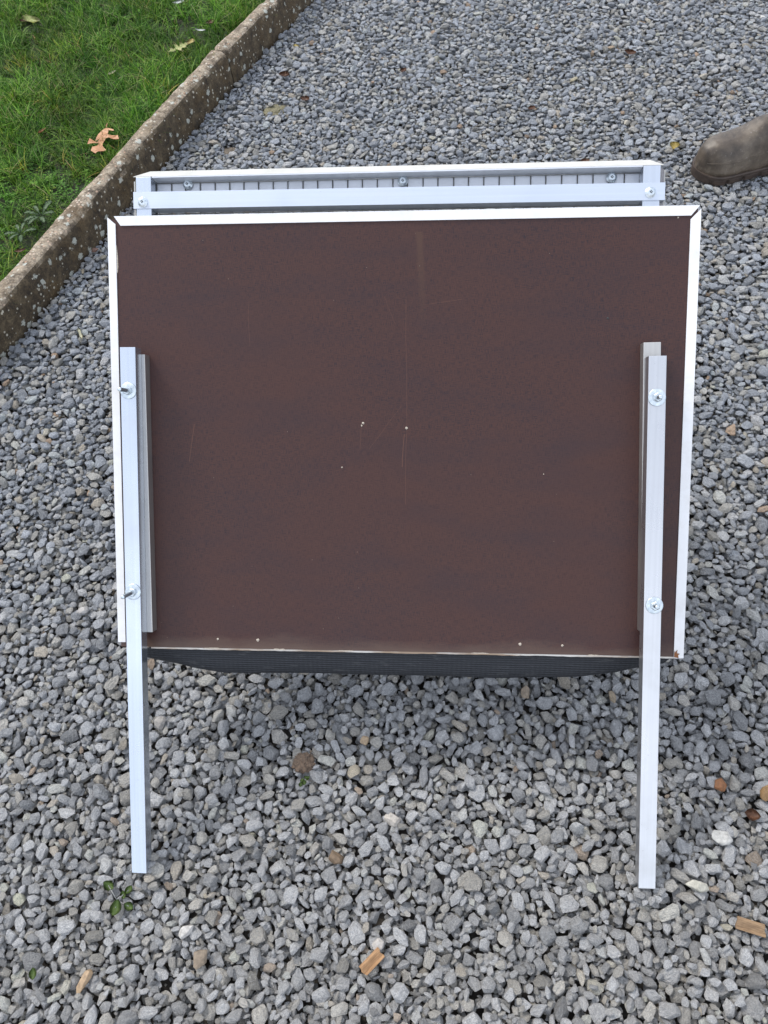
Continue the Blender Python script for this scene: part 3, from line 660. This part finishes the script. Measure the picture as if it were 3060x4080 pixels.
# front rail: L angle lying over the side rails
fa, fbm = lp(541, 765, NF + .002), lp(527, 832, NF + .002); fc, fd = lp(2640, 727, NF + .002), lp(2640, 797, NF + .002)
yrt = (fa[1] + fc[1]) / 2; yrb = (fbm[1] + fd[1]) / 2
ang = math.atan2((fc[1] + fd[1]) / 2 - (fa[1] + fbm[1]) / 2, fc[0] - fa[0]); print('rail', fa, fbm, fc, fd, math.degrees(ang))
WR = PW @ Matrix.Translation(((fa[0] + fc[0]) / 2, (yrt + yrb) / 2, 0)) @ Matrix.Rotation(ang, 4, 'Z'); hl = (fc[0] - fbm[0]) / 2 + 0.001; hw = (yrt - yrb) / 2
me_ = prism_me('front_rail', [(hw, NF + .0004), (hw, NF + .0022), (-hw, NF + .0022), (-hw, NF - .0240), (-hw + .002, NF - .0240), (-hw + .002, NF + .0004)], -hl, hl, M['alux'])
fpart('front_rail', me_, WR)
# back rail: channel along the top; web behind the mesh, inner wall, and a flared outer lip with cut corners
angt = math.atan2(yR0 - yL0, xR0 - xL0); WT = PW @ Matrix.Translation(((xL0 + xR1) / 2, YT, 0)) @ Matrix.Rotation(angt, 4, 'Z'); ht = (xR1 - xL0) / 2; hi = (xR0 - xL1) / 2
me_ = prism_me('back_rail', [(0, NF), (0, NM - .002), (-0.052, NM - .002), (-0.052, NM), (-0.0018, NM), (-0.0018, NF)], -hi + .001, hi - .001, M['alub'])
fpart('back_rail', me_, WT)
me_ = prism_me('outer_lip', [(0.0004, NF - .0005), (0.0185, NM - .004), (0.0185, NM - .006), (0.0004, NF - .003)], -ht - .006, ht + .006, M['cream'],
               lambda y, z: 0.020 * y / 0.0185, lambda y, z: -0.016 * y / 0.0185)
fpart('outer_lip', me_, WT)
for s, xx in ((-1, xL0), (1, xR1)):
    V = []
    for y in (YBOT, (yL0 if s < 0 else yR0)):
        for ex, n_ in ((0.0006, NF - .004), (0.0140, NM - .004), (0.0140, NM - .007), (0.0006, NF - .007)): V.append((xx + s * ex, y, n_))
    if s > 0: Fc = [(0, 1, 5, 4), (1, 2, 6, 5), (2, 3, 7, 6), (3, 0, 4, 7), (0, 3, 2, 1), (4, 5, 6, 7)]
    else: Fc = [(4, 5, 1, 0), (5, 6, 2, 1), (6, 7, 3, 2), (7, 4, 0, 3), (1, 2, 3, 0), (7, 6, 5, 4)]
    fpart('side_lip', mesh('side_lip', V, Fc, M['plastic']))
    V2 = [(v[0] + s * .0006, v[1], v[2] + .0006) for v in V]
    fpart('lip_edge', box_me('lip_edge', (min(xx + s * .0136, xx + s * .0150), YBOT, NM - .0072), (max(xx + s * .0136, xx + s * .0150), (yL0 if s < 0 else yR0) + .002, NM - .0036), M['cream']))
fpart('lower_rail', box_me('lower_rail', (xL1, YBOT, NM), (xR0, YBOT + .025, NF), M['alux'], 0.001))
# wire mesh: every wire its own piece
def wire_me(p0, p1, r_=0.00105, ns=6):
    p0, p1 = Vector(p0), Vector(p1); d = (p1 - p0); ax = d.normalized(); a = ax.orthogonal().normalized(); b = ax.cross(a); V = []
    for p in (p0, p1):
        for i in range(ns): q_ = 6.283 * i / ns; V.append(p + (a * math.cos(q_) + b * math.sin(q_)) * r_)
    return mesh('wire', V, [(i, (i + 1) % ns, ns + (i + 1) % ns, ns + i) for i in range(ns)] + [tuple(range(ns))[::-1], tuple(range(ns, 2 * ns))], M['wire'], True)
yw = lp(1500, 703, NM + .0012)[1]; wl = lp(625, 722, NM + .0012)[0]; wr = lp(2552, 690, NM + .0012)[0]
yoff = yw - YT - 0.0042
nv = 32; vm = wire_me((0, YBOT + .02 - YT, NM + .0012), (0, yoff, NM + .0012)); sp_ = (wr - wl) / nv; print('mesh spacing', sp_)
for i in range(nv + 1):
    fpart('wire', vm, WT @ Matrix.Translation((wl + sp_ * i - (xL0 + xR1) / 2 + random.uniform(-.0006, .0006), 0, 0)) @ Matrix.Rotation(random.uniform(-.004, .004), 4, 'Z'))
hm = wire_me((wl - (xL0 + xR1) / 2 - .004, 0, NM + .0028), (wr - (xL0 + xR1) / 2 + .004, 0, NM + .0028))
j = 0
while yoff - j * 0.0254 > YBOT + .02 - YT:
    fpart('wire', hm, WT @ Matrix.Translation((0, yoff - j * 0.0254, 0)) @ Matrix.Rotation(random.uniform(-.0006, .0006), 4, 'Z')); j += 1
# dome screws with a square socket
def screw_me():
    me = lathe_me('screw', [(0.0086, 0.0), (0.0088, 0.0009), (0.0082, 0.0013), (0.0054, 0.0042), (0.0048, 0.0045)], 12, M['zinc'], False); return me
SC = screw_me(); SQ = box_me('socket', (-.0017, -.0017, .0040), (.0017, .0017, .0048), M['dark']); PN = box_me('pin', (-.0007, -.0007, .0040), (.0007, .0007, .0052), M['zinc'])
for (px, py, n_) in ((569, 806, NF + .0023), (2592, 767, NF + .0023), (748, 735, NM + .003), (1605, 722, NM + .003), (2437, 708, NM + .003)):
    X, Y = lp(px, py, n_); wm = PW @ Matrix.Translation((X, Y, n_)) @ Matrix.Rotation(random.uniform(0, 1.5), 4, 'Z')
    s_ = fpart('screw', SC, wm); add('socket', SQ, s_, wm, wm); add('socket_pin', PN, s_, wm, wm)
# struts that carry the frame (behind the board)
for xx in (xL0 + .03, xR0 - .03):
    top = PW @ Vector((xx, 0.30, NM)); bot = Vector((top.x, top.y + 0.06, 0.0)); d = bot - top; a = d.to_track_quat('Z', 'Y').to_matrix().to_4x4()
    fpart('rear_leg', box_me('rear_leg', (-.0125, -.0125, 0), (.0125, .0125, d.length), M['alu'], .0008), Matrix.Translation(top) @ a)

# ------------------------------------------------------------------ foot at the right edge
toe = ground(2790, 662, 0.02); sidep = ground(2900, 742, 0.0); sider = ground(3060, 700, 0.0)
ax = Vector((0.99, 0.10, 0)).normalized(); lat = Vector((-ax.y, ax.x, 0))
toe = ground(2778, 668, 0.03); toe.z = 0
LS = 0.29
def wdt(s): return 0.065 * (math.sin(min(1, s / 0.22) * math.pi / 2) ** 0.52) * (1 - 0.22 * max(0, (s - .3) / .7)) * (1 if s < .85 else math.sqrt(max(0, 1 - ((s - .85) / .155) ** 2)) * .9 + .1)
mat_rub, tt, bb = newmat('worn_brown_rubber'); vv = coords(tt)
nn_ = tnoise(tt, vv, 16, 6, 0.65); n3_ = tnoise(tt, vv, 120, 4, 0.7)
cc_ = ramp(tt, nn_, [(0.34, (0.034, 0.025, 0.018)), (0.5, (0.085, 0.064, 0.045)), (0.66, (0.15, 0.12, 0.088))])
cc_ = mix(tt, ramp(tt, n3_, [(0.6, 0.0), (0.75, 0.5)]), cc_, (0.30, 0.27, 0.24)); tt.links.new(cc_, bb.inputs['Base Color']); bb.inputs['Roughness'].default_value = 0.48; bump(tt, bb, mth(tt, 'ADD', nn_, mth(tt, 'MULTIPLY', n3_, .3)), 0.5, 0.004)
mat_sole = mat_simple('dark_brown_sole', (0.045, 0.030, 0.022), 0.6, 0, .4, 40)
pw_ = Matrix.Translation(toe + ax * 0.12)
ps = thing('person', 'foot of a standing person in a worn brown rubber clog at the right edge', 'person', toe + ax * 0.12)
SHW = Matrix(((ax.x, lat.x, 0, toe.x), (ax.y, lat.y, 0, toe.y), (0, 0, 1, 0.006), (0, 0, 0, 1)))
V = []; Fc = []; ns, na = 44, 26
def topz(s): return float(np.interp(s, [0, .008, .03, .12, .22, .32, .42, .52, .58, .66, .8, .92, 1], [.023, .060, .084, .102, .106, .110, .119, .132, .140, .142, .110, .085, .070]))
for i in range(ns + 1):
    s = (i / ns) ** 1.35; x = LS * s - 0.004
    wv = max(0.004, wdt(s) * 1.0); tz = topz(s); z0 = 0.022
    for j in range(na + 1):
        a = math.pi * j / na; ca, sa = math.cos(a), math.sin(a)
        ex = 0.62; yy = wv * math.copysign(abs(ca) ** ex, ca) * (1 - 0.16 * sa); zz = z0 + (tz - z0) * abs(sa) ** (0.78 + .25 * min(1, s * 2))
        dn = 0.0022 * noise.noise(Vector((x * 26, yy * 30, zz * 30)))
        V.append((x + dn - 0.006 * 0, yy * (1 + dn * 8), zz + dn))
for i in range(ns):
    for j in range(na):
        sm = ((i + .5) / ns) ** 1.35
        if sm > 0.64 and 8 <= j < na - 8: continue
        a0 = i * (na + 1) + j; Fc.append((a0, a0 + 1, a0 + na + 2, a0 + na + 1))
Fc.append(tuple(range(na + 1)))
sh = add('shoe_upper', mesh('shoe_upper', V, Fc, mat_rub, True), ps, SHW, pw_)
md = sh.modifiers.new('thick', 'SOLIDIFY'); md.thickness = 0.0035; md.offset = -1
for sg in (1, -1):
    P_ = []
    for k in range(26):
        s_ = .04 + .60 * k / 25; wv = wdt(s_); tz = topz(s_); a = .42
        P_.append((LS * s_ - .004, sg * wv * (abs(math.cos(a)) ** .62) * (1 - .16 * math.sin(a)) * 1.012, .022 + (tz - .022) * math.sin(a) ** (0.78 + .25 * min(1, s_ * 2))))
    V2 = []; F2 = []
    for k, p_ in enumerate(P_):
        for q_ in range(6): V2.append((p_[0], p_[1] + .0016 * math.cos(q_ * 1.047), p_[2] + .0016 * math.sin(q_ * 1.047)))
    for k in range(25):
        for q_ in range(6): F2.append((k * 6 + q_, k * 6 + (q_ + 1) % 6, k * 6 + 6 + (q_ + 1) % 6, k * 6 + 6 + q_))
    add('seam', mesh('seam', V2, F2, mat_rub, True), ps, SHW, pw_)
# sole with a welt and tread notches
V = []; Fc = []; outl = []
nso = 60
for i in range(nso + 1):
    s = (i / nso) ** 1.3; outl.append((LS * s - 0.008, -max(0.006, wdt(s)) * 1.06 - .001))
ring = outl + [(x, -y) for x, y in outl[::-1]]
levels = [(1.0, 0.0), (1.0, 0.013), (0.985, 0.0145), (1.015, 0.016), (1.02, 0.0225), (0.99, 0.0250)]
for sc_, z in levels:
    for k, (x, y) in enumerate(ring):
        notch = 0.93 if (z < 0.014 and (k // 2) % 5 == 0) else 1
        V.append((x * 1.0 + (0.004 if z < 0.01 and k < 0 else 0), y * sc_ * notch, z))
nr = len(ring)
for l_ in range(len(levels) - 1):
    for k in range(nr): Fc.append((l_ * nr + k, l_ * nr + (k + 1) % nr, (l_ + 1) * nr + (k + 1) % nr, (l_ + 1) * nr + k))
Fc.append(tuple(range((len(levels) - 1) * nr, len(levels) * nr)))
add('shoe_sole', mesh('shoe_sole', V, Fc, mat_sole), ps, SHW, pw_)
# foot, ankle and shin as one skinned body; trouser leg above
skin = mat_simple('skin', (0.52, 0.27, 0.22), 0.5, 0, .10, 30)
def tube(name, pts, mat, seg=20):
    V = []; Fc = []
    for i, (x, y, z, rx, ry) in enumerate(pts):
        for k in range(seg): a = 6.283 * k / seg; V.append((x + rx * math.cos(a), y + ry * math.sin(a), z))
    for i in range(len(pts) - 1):
        for k in range(seg): Fc.append((i * seg + k, i * seg + (k + 1) % seg, (i + 1) * seg + (k + 1) % seg, (i + 1) * seg + k))
    Fc += [tuple(range(seg))[::-1], tuple(range((len(pts) - 1) * seg, len(pts) * seg))]; return mesh(name, V, Fc, mat, True)
lean = lambda z: 0.262 + 0.55 * max(0, z - 0.10)
add('body', tube('body', [(.190, 0, .028, .078, .040), (.205, 0, .06, .066, .040), (.225, 0, .085, .056, .039)] + [(lean(z), 0, z, r1, r1 * .95) for z, r1 in ((.11, .046), (.15, .041), (.20, .038), (.30, .046), (.42, .056), (.50, .055))], skin), ps, SHW, pw_)
add('trouser_leg', tube('trouser_leg', [(lean(z) + .01, 0, z, r1, r1) for z, r1 in ((.31, .058), (.30, .064), (.40, .068), (.55, .076), (.66, .080))], mat_simple('dark_blue_denim', (0.03, 0.04, 0.07), 0.9)), ps, SHW, pw_)

# ------------------------------------------------------------------ single stones, leaves, chips
def on_gravel(px, py, r_=0.008): p = ground(px, py, 0.003); p.z = surf(p.x, p.y, r_); return p
def pebble(px, py, size, col, label, yaw, seed, flat=0.55, asp=0.7):
    p = on_gravel(px, py, size * 0.3); a = size / 2 / 0.78
    me_ = stone_mesh('pebble', seed, (a, a * asp, a * flat), 3, mat_pebble('pebble_' + str(seed), tuple(c_ * .74 for c_ in col), .35, 160))
    for pg in (): pass
    wm = Matrix.Translation(p + Vector((0, 0, a * flat * 0.15))) @ Euler((random.uniform(-.2, .2), random.uniform(-.2, .2), yaw)).to_matrix().to_4x4()
    return tag(add('pebble', me_, world=wm), label, 'pebble', 'odd-coloured pebbles among the grey gravel')
pebble(2868, 3128, 0.021, (0.27, 0.115, 0.045), 'rounded rust-brown pebble near the right edge of the gravel', 0.3, 11, .7, .85)
pebble(3050, 3165, 0.024, (0.26, 0.155, 0.065), 'ochre brown pebble cut by the right edge of the photo', 1.2, 12, .7, .8)
pebble(335, 3912, 0.034, (0.40, 0.28, 0.17), 'long tan pebble at the lower left of the gravel', 0.9, 13, .45, .42)
pebble(2872, 3338, 0.027, (0.50, 0.49, 0.46), 'white pebble beside the lower end of the right leg', -0.3, 14, .5, .75)
pebble(2775, 3533, 0.031, (0.46, 0.44, 0.37), 'flat cream pebble right of the right leg foot', -0.4, 15, .35, .55)
pebble(1508, 3763, 0.019, (0.47, 0.44, 0.41), 'round whitish pebble just above the orange wood chip', 0.5, 16, .6, .9)
pebble(1565, 3265, 0.025, (0.47, 0.43, 0.38), 'pale pebble in the open gravel below the middle of the board', -0.7, 17, .6, .8)
pebble(740, 3712, 0.024, (0.52, 0.50, 0.47), 'half white pebble right of the small weed', 0.5, 18, .6, .6)
pebble(800, 3870 - 50, 0.030, (0.23, 0.18, 0.13), 'brown-grey slab pebble under the half white pebble', 1.3, 19, .4, .75)
pebble(1340, 3420, 0.030, (0.19, 0.13, 0.08), 'dark brown rough pebble left of centre near the bottom', -0.6, 20, .6, .6)
pebble(1455, 2950, 0.016, (0.42, 0.31, 0.20), 'small tan pebble under the board, middle of the gravel', 0.6, 21, .6, .9)
pebble(640, 2790 - 200 + 290, 0.024, (0.30, 0.28, 0.26), 'light grey pebble right beside the left leg', 0.9, 22, .6, .8)
pebble(335, 2590 - 150, 0.022, (0.45, 0.43, 0.41), 'whitish pebble left of the left leg', 0.2, 23, .5, .7)
pebble(2110 + 330, 2480 + 300, 0.022, (0.30, 0.24, 0.17), 'brownish pebble below the mat next to the right leg', 1.5, 24, .5, .6)
pebble(2070 + 25, 2755, 0.026, (0.30, 0.24, 0.18), 'tan triangular pebble just below the black mat', 1.4, 25, .5, .6)
pebble(380, 970 + 30, 0.020, (0.20, 0.115, 0.085), 'reddish pebble at the kerb foot left of the board', 0.4, 26, .6, .8)
pebble(415, 1035, 0.022, (0.17, 0.16, 0.13), 'olive-grey pebble beside the white trim and the kerb', 1.0, 27, .6, .8)
pebble(3035, 65, 0.024, (0.54, 0.53, 0.50), 'white pebble in the top right corner', .2, 28, .6, .9)
pebble(2495, 1920 - 1430, 0.022, (0.48, 0.44, 0.36), 'cream pebble on the gravel left of the clog', 1.2, 29, .6, .6)

OVAL = [(0, 0.02), (0.12, 0.20), (0.3, 0.34), (0.5, 0.40), (0.7, 0.33), (0.88, 0.18), (1.0, 0.0)]
OAK = [(0, 0.012), (0.10, 0.02), (0.20, 0.06), (0.26, 0.30), (0.31, 0.33), (0.33, 0.10), (0.42, 0.09), (0.50, 0.42), (0.55, 0.50), (0.58, 0.40), (0.58, 0.14), (0.66, 0.12), (0.74, 0.34), (0.79, 0.37), (0.80, 0.12), (0.88, 0.10), (0.92, 0.20), (1.0, 0.0)]
def leaf_me(prof, ln, curl, fold, mat, seed=0):
    r = random.Random(seed); V = []; Fc = []
    for f, w_ in prof:
        z = curl * ln * (f - .5) ** 2 * 2 + r.uniform(-.01, .01) * ln
        V += [(ln * (f - .5), w_ * ln, z + fold * w_ * ln + r.uniform(-.02, .02) * ln), (ln * (f - .5), 0, z), (ln * (f - .5), -w_ * ln * r.uniform(.85, 1.1), z + fold * w_ * ln + r.uniform(-.02, .02) * ln)]
    for i in range(len(prof) - 1):
        a = 3 * i; Fc += [(a, a + 1, a + 4, a + 3), (a + 1, a + 2, a + 5, a + 4)]
    bm = bmesh.new(); vs = [bm.verts.new(v) for v in V]
    for f_ in Fc: bm.faces.new([vs[i] for i in f_])
    bmesh.ops.solidify(bm, geom=bm.faces[:], thickness=0.0004)
    me = bpy.data.meshes.new('leaf'); bm.to_mesh(me); bm.free(); me.materials.append(mat); me.polygons.foreach_set('use_smooth', [True] * len(me.polygons)); return me
LM = dict(tan=mat_leaf('tan_leaf', (0.30, 0.125, 0.045), (0.44, 0.215, 0.095)), yel=mat_leaf('yellow_leaf', (0.45, 0.33, 0.09), (0.55, 0.47, 0.18)), ygr=mat_leaf('yellow_green_leaf', (0.34, 0.40, 0.12), (0.62, 0.60, 0.28), 35),
          brn=mat_leaf('brown_leaf', (0.10, 0.045, 0.025), (0.20, 0.09, 0.045)), org=mat_leaf('orange_leaf', (0.42, 0.14, 0.03), (0.55, 0.22, 0.06)), pale=mat_leaf('pale_leaf', (0.58, 0.55, 0.38), (0.68, 0.66, 0.50)), grn=mat_leaf('green_leaf', (0.07, 0.13, 0.022), (0.13, 0.19, 0.045), 80), wht=mat_leaf('white_down', (0.62, 0.64, 0.62), (0.80, 0.82, 0.80), 200))
def leaf(px, py, ln, mat, label, yaw, prof=OVAL, curl=.25, fold=.35, lawn=False, tilt=(0, 0), name='leaf', cat='leaf', lift=None, seed=0):
    if lawn: p = ground(px, py, 0.098)
    else: p = on_gravel(px, py, 0.006); p.z += 0.0025
    if lift is not None: p.z += lift
    wm = Matrix.Translation(p) @ Euler((tilt[0], tilt[1], yaw)).to_matrix().to_4x4()
    return tag(add(name, leaf_me(prof, ln, curl, fold, LM[mat], px), world=wm), label, cat, 'fallen leaves')
OL = [(1178, 1345), (1160, 1410), (1120, 1448), (1062, 1490), (1050, 1503), (1112, 1492), (1118, 1510), (1062, 1545), (988, 1528), (962, 1588), (1070, 1560), (1085, 1566), (1060, 1600), (1022, 1632), (1005, 1668), (1052, 1690), (1100, 1672), (1168, 1652), (1140, 1622), (1122, 1590), (1130, 1560), (1158, 1524), (1200, 1520), (1312, 1536), (1300, 1494), (1198, 1492), (1185, 1486), (1200, 1448), (1262, 1462), (1258, 1446), (1196, 1424), (1174, 1408), (1186, 1348)]
oc = ground(412, 568, .104); bm = bmesh.new()
bm.faces.new([bm.verts.new(ground(a / 2.765, b / 2.765, .104) - oc + Vector((0, 0, .010 * noise.noise(Vector((a * .01, b * .01, 0)))))) for a, b in OL])
bmesh.ops.triangulate(bm, faces=bm.faces[:]); bmesh.ops.subdivide_edges(bm, edges=bm.edges[:], cuts=2)
for v in bm.verts: v.co.z += .006 * noise.noise(v.co * 40) + .10 * abs(v.co.x + .2 * v.co.y) * .6
bmesh.ops.solidify(bm, geom=bm.faces[:], thickness=0.0005)
me_ = bpy.data.meshes.new('leaf'); bm.to_mesh(me_); bm.free(); me_.materials.append(LM['tan'])
tag(add('leaf', me_, world=Matrix.Translation(oc)), 'large tan oak leaf lying on the lawn beside the kerb', 'leaf', 'fallen leaves')
leaf(130, 100, 0.080, 'ygr', 'yellow-green leaf on the grass near the top left corner', -1.05, OVAL, .3, .3, True, (-.35, 0), lift=.012)
leaf(170, 523, 0.036, 'tan', 'small tan leaf in the grass at the left', 0.9, OVAL, .2, .3, True, (-.3, 0))
leaf(450, 292, 0.034, 'pale', 'small pale cream leaf in the middle of the lawn', 0.8, OVAL, .2, .4, True, (-.3, 0))
leaf(712, 205, 0.088, 'ygr', 'pale yellow-green leaf flat on the grass near the kerb', 0.5, OAK, .1, .15, True, lift=.010)
leaf(765, 185, 0.040, 'yel', 'yellow leaf touching the pale yellow-green leaf on the lawn', 1.1, OVAL, .2, .2, True, lift=.014)
leaf(838, 92, 0.036, 'brn', 'small brown leaf in the grass near the top of the kerb', 0.8, OVAL, .4, .3, True)
leaf(78, 996, 0.036, 'brn', 'reddish brown leaf tucked against the near kerb', 0.1, OVAL, .3, .3, True, (-.3, 0), lift=-.006)
leaf(98, 62, 0.050, 'brn', 'crumpled brown leaf in the top left grass', 0.4, OVAL, .4, .3, True, lift=-.02)
leaf(1180, 184, 0.028, 'yel', 'small round yellow leaf on the gravel near the kerb', 1.9, OVAL, .1, .2)
leaf(2683, 600, 0.040, 'yel', 'curled yellow leaf on the gravel left of the clog', 1.0, OVAL, .5, .9)
leaf(3030, 692, 0.035, 'org', 'orange leaf beside the sole of the clog', -.2, OVAL, .3, .3, lift=.004)
leaf(2510, 220, 0.042, 'brn', 'dark brown curled leaf on the far gravel', -.6, OVAL, .5, .5)
leaf(2118, 437, 0.028, 'brn', 'small brown leaf in the gravel behind the frame', .4, OVAL, .3, .4)
leaf(1608, 290, 0.030, 'brn', 'dark leaf scrap on the gravel, upper middle', .9, OVAL, .4, .5)
leaf(1216, 398, 0.038, 'brn', 'dark red-brown leaf on the gravel near the kerb', -.7, OVAL, .4, .5)
leaf(1135, 312, 0.042, 'brn', 'dark folded leaf between stones by the kerb', -.3, OVAL, .4, .7)
leaf(1170, 240, 0.030, 'pale', 'thin pale twig-like leaf standing in the gravel near the yellow leaf', 1.7, [(0, .02), (.3, .08), (.7, .08), (1, 0)], .1, .2)
leaf(2330, 642, 0.030, 'brn', 'rusty leaf just behind the upper edge of the frame', .1, OVAL, .3, .3)
leaf(2990, 3252, 0.026, 'brn', 'dark red-brown leaf between stones at the right edge', -.4, OVAL, .5, .5, lift=.003)
leaf(140, 3880, 0.018, 'grn', 'tiny yellow-green leaf at the lower left corner', 1.7, OVAL, .3, .3, lift=.004)
leaf(325, 1370 - 30, 0.050, 'pale', 'beige dried petal upright between kerb and white trim', 1.9, [(0, .03), (.3, .10), (.6, .07), (.8, .12), (1, .02)], .2, .3)
leaf(715, 12, 0.050, 'wht', 'small white feather on the lawn at the top edge', .3, [(0, .05), (.3, .25), (.7, .3), (1, .05)], .3, .3, True, name='feather', cat='feather')
leaf(800, 122, 0.042, 'wht', 'greyish feather half hidden in the grass', -.4, [(0, .03), (.3, .12), (.7, .15), (1, .02)], .2, .3, True, name='feather', cat='feather')

def chip(px, py, L_, W_, T_, yaw, mat, label):
    bm = bmesh.new(); bmesh.ops.create_grid(bm, x_segments=8, y_segments=4, size=0.5); r = random.Random(px)
    for v in bm.verts:
        v.co = Vector((v.co.x * L_ * (1 + .10 * r.uniform(-1, 1) * (abs(v.co.x) > .45)), v.co.y * W_, T_ * .5 + T_ * .35 * math.sin(v.co.y * 7) + r.uniform(-.08, .08) * T_))
    bmesh.ops.solidify(bm, geom=bm.faces[:], thickness=T_ * .8)
    me = bpy.data.meshes.new('wood_chip'); bm.to_mesh(me); bm.free(); me.materials.append(mat)
    p = on_gravel(px, py, W_ * .5); p.z += T_ * .4
    return tag(add('wood_chip', me, world=Matrix.Translation(p) @ Euler((.05, -.05, yaw)).to_matrix().to_4x4()), label, 'wood chip', 'wood chips on the gravel')
chip(1484, 3832, 0.040, 0.018, 0.006, 0.62, mat_wood('fresh_wood', (0.20, 0.105, 0.045), (0.34, 0.20, 0.10)), 'orange-brown wood chip lying on the gravel near the bottom middle')
chip(2988, 3694, 0.042, 0.019, 0.006, -0.42, mat_wood('old_wood', (0.14, 0.085, 0.045), (0.26, 0.17, 0.095)), 'dark brown wood chip at the right edge near the bottom')

# earth clod with little stones, and two bare patches
def clod(px, py, rad, col, label, name='soil_clod', cat='soil clod', hgt=.5):
    p = on_gravel(px, py, rad * .6)
    if name == 'earth_patch': p.z = -0.013
    bm = bmesh.new(); bmesh.ops.create_icosphere(bm, subdivisions=4, radius=1)
    for v in bm.verts:
        nn = v.co.normalized(); q_ = 1 + .30 * noise.noise(nn * 2.2 + Vector((px, 0, 0))) + .22 * noise.noise(nn * 7)
        v.co = Vector((nn.x * rad * q_, nn.y * rad * .9 * q_, nn.z * rad * hgt * q_))
    me = bpy.data.meshes.new(name); bm.to_mesh(me); bm.free(); me.materials.append(mat_pebble(name + str(px), col, .6, 220))
    return tag(add(name, me, world=Matrix.Translation(p)), label, cat)
clod(1210, 3040, 0.020, (0.085, 0.055, 0.035), 'brown clod of earth among the gravel below the board', hgt=.45)
clod(1092, 425, 0.040, (0.13, 0.115, 0.06), 'mossy brown earth showing through the gravel near the kerb', 'earth_patch', 'earth patch', .22)
clod(908, 590, 0.028, (0.085, 0.065, 0.045), 'smaller dark earth patch in the gravel near the frame corner', 'earth_patch', 'earth patch', .22)

# weed in the gravel at the left leg
pc = on_gravel(472, 3590)
wd = thing('weed', 'small green weed with a few leaves growing through the gravel below the left leg', 'weed', pc); WP = Matrix.Translation(pc)
for (px, py, ln, yaw) in ((438, 3530, .021, 2.5), (517, 3548, .016, 1.0), (498, 3566, .014, 1.7), (470, 3620, .026, -1.9), (519, 3613, .018, -.6)):
    p = on_gravel(px, py, .004); p.z += .006
    add('leaf', leaf_me(OVAL, ln, .3, .3, LM['grn'], px), wd, Matrix.Translation(p) @ Euler((random.uniform(-.3, .3), random.uniform(-.3, .3), yaw)).to_matrix().to_4x4(), WP)
    add('stem', wire_me(pc + Vector((0, 0, .002)), p + Vector((0, 0, .001)), .0008, 5), wd, Matrix(), WP); bpy.data.objects[-1] if False else None
pc = on_gravel(1200, 3120)
wd2 = thing('weed', 'tiny green seedling between stones under the earth clod', 'weed', pc); WP2 = Matrix.Translation(pc)
for k in range(5):
    p = pc + Vector((random.uniform(-.012, .016), random.uniform(-.008, .008), .003))
    add('leaf', leaf_me(OVAL, .010, .3, .3, LM['grn'], k), wd2, Matrix.Translation(p) @ Euler((random.uniform(-.6, .6), random.uniform(-.6, .6), random.uniform(0, 6))).to_matrix().to_4x4(), WP2)
# rosettes of broad serrated leaves in the lawn
SER = [(0, .02), (.15, .05), (.25, .10), (.30, .05), (.42, .15), (.47, .08), (.60, .19), (.66, .11), (.80, .18), (.92, .10), (1, .0)]
ros = mat_leaf('rosette_green', (0.07, 0.13, 0.05), (0.115, 0.185, 0.08), 70); LM['ros'] = ros
for (px, py, nl, ln, lab) in ((165, 862, 7, .058, 'grey-green dandelion-like rosette on the lawn left of the board'), (85, 935, 6, .048, 'second broad-leaved rosette, closer to the left edge of the photo')):
    pc = ground(px, py, .085); rs = thing('rosette_weed', lab, 'weed', pc); WP = Matrix.Translation(pc)
    for k in range(nl):
        a = 6.283 * k / nl + random.uniform(-.3, .3); l_ = ln * random.uniform(.7, 1.1)
        p = pc + Vector((math.cos(a), math.sin(a), 0)) * l_ * .5 + Vector((0, 0, .012))
        add('leaf', leaf_me(SER, l_, -.25, .15, ros, k), rs, Matrix.Translation(p) @ Euler((random.uniform(-.15, .15), -.22, a)).to_matrix().to_4x4(), WP)
print('built', time.time() - t0_)
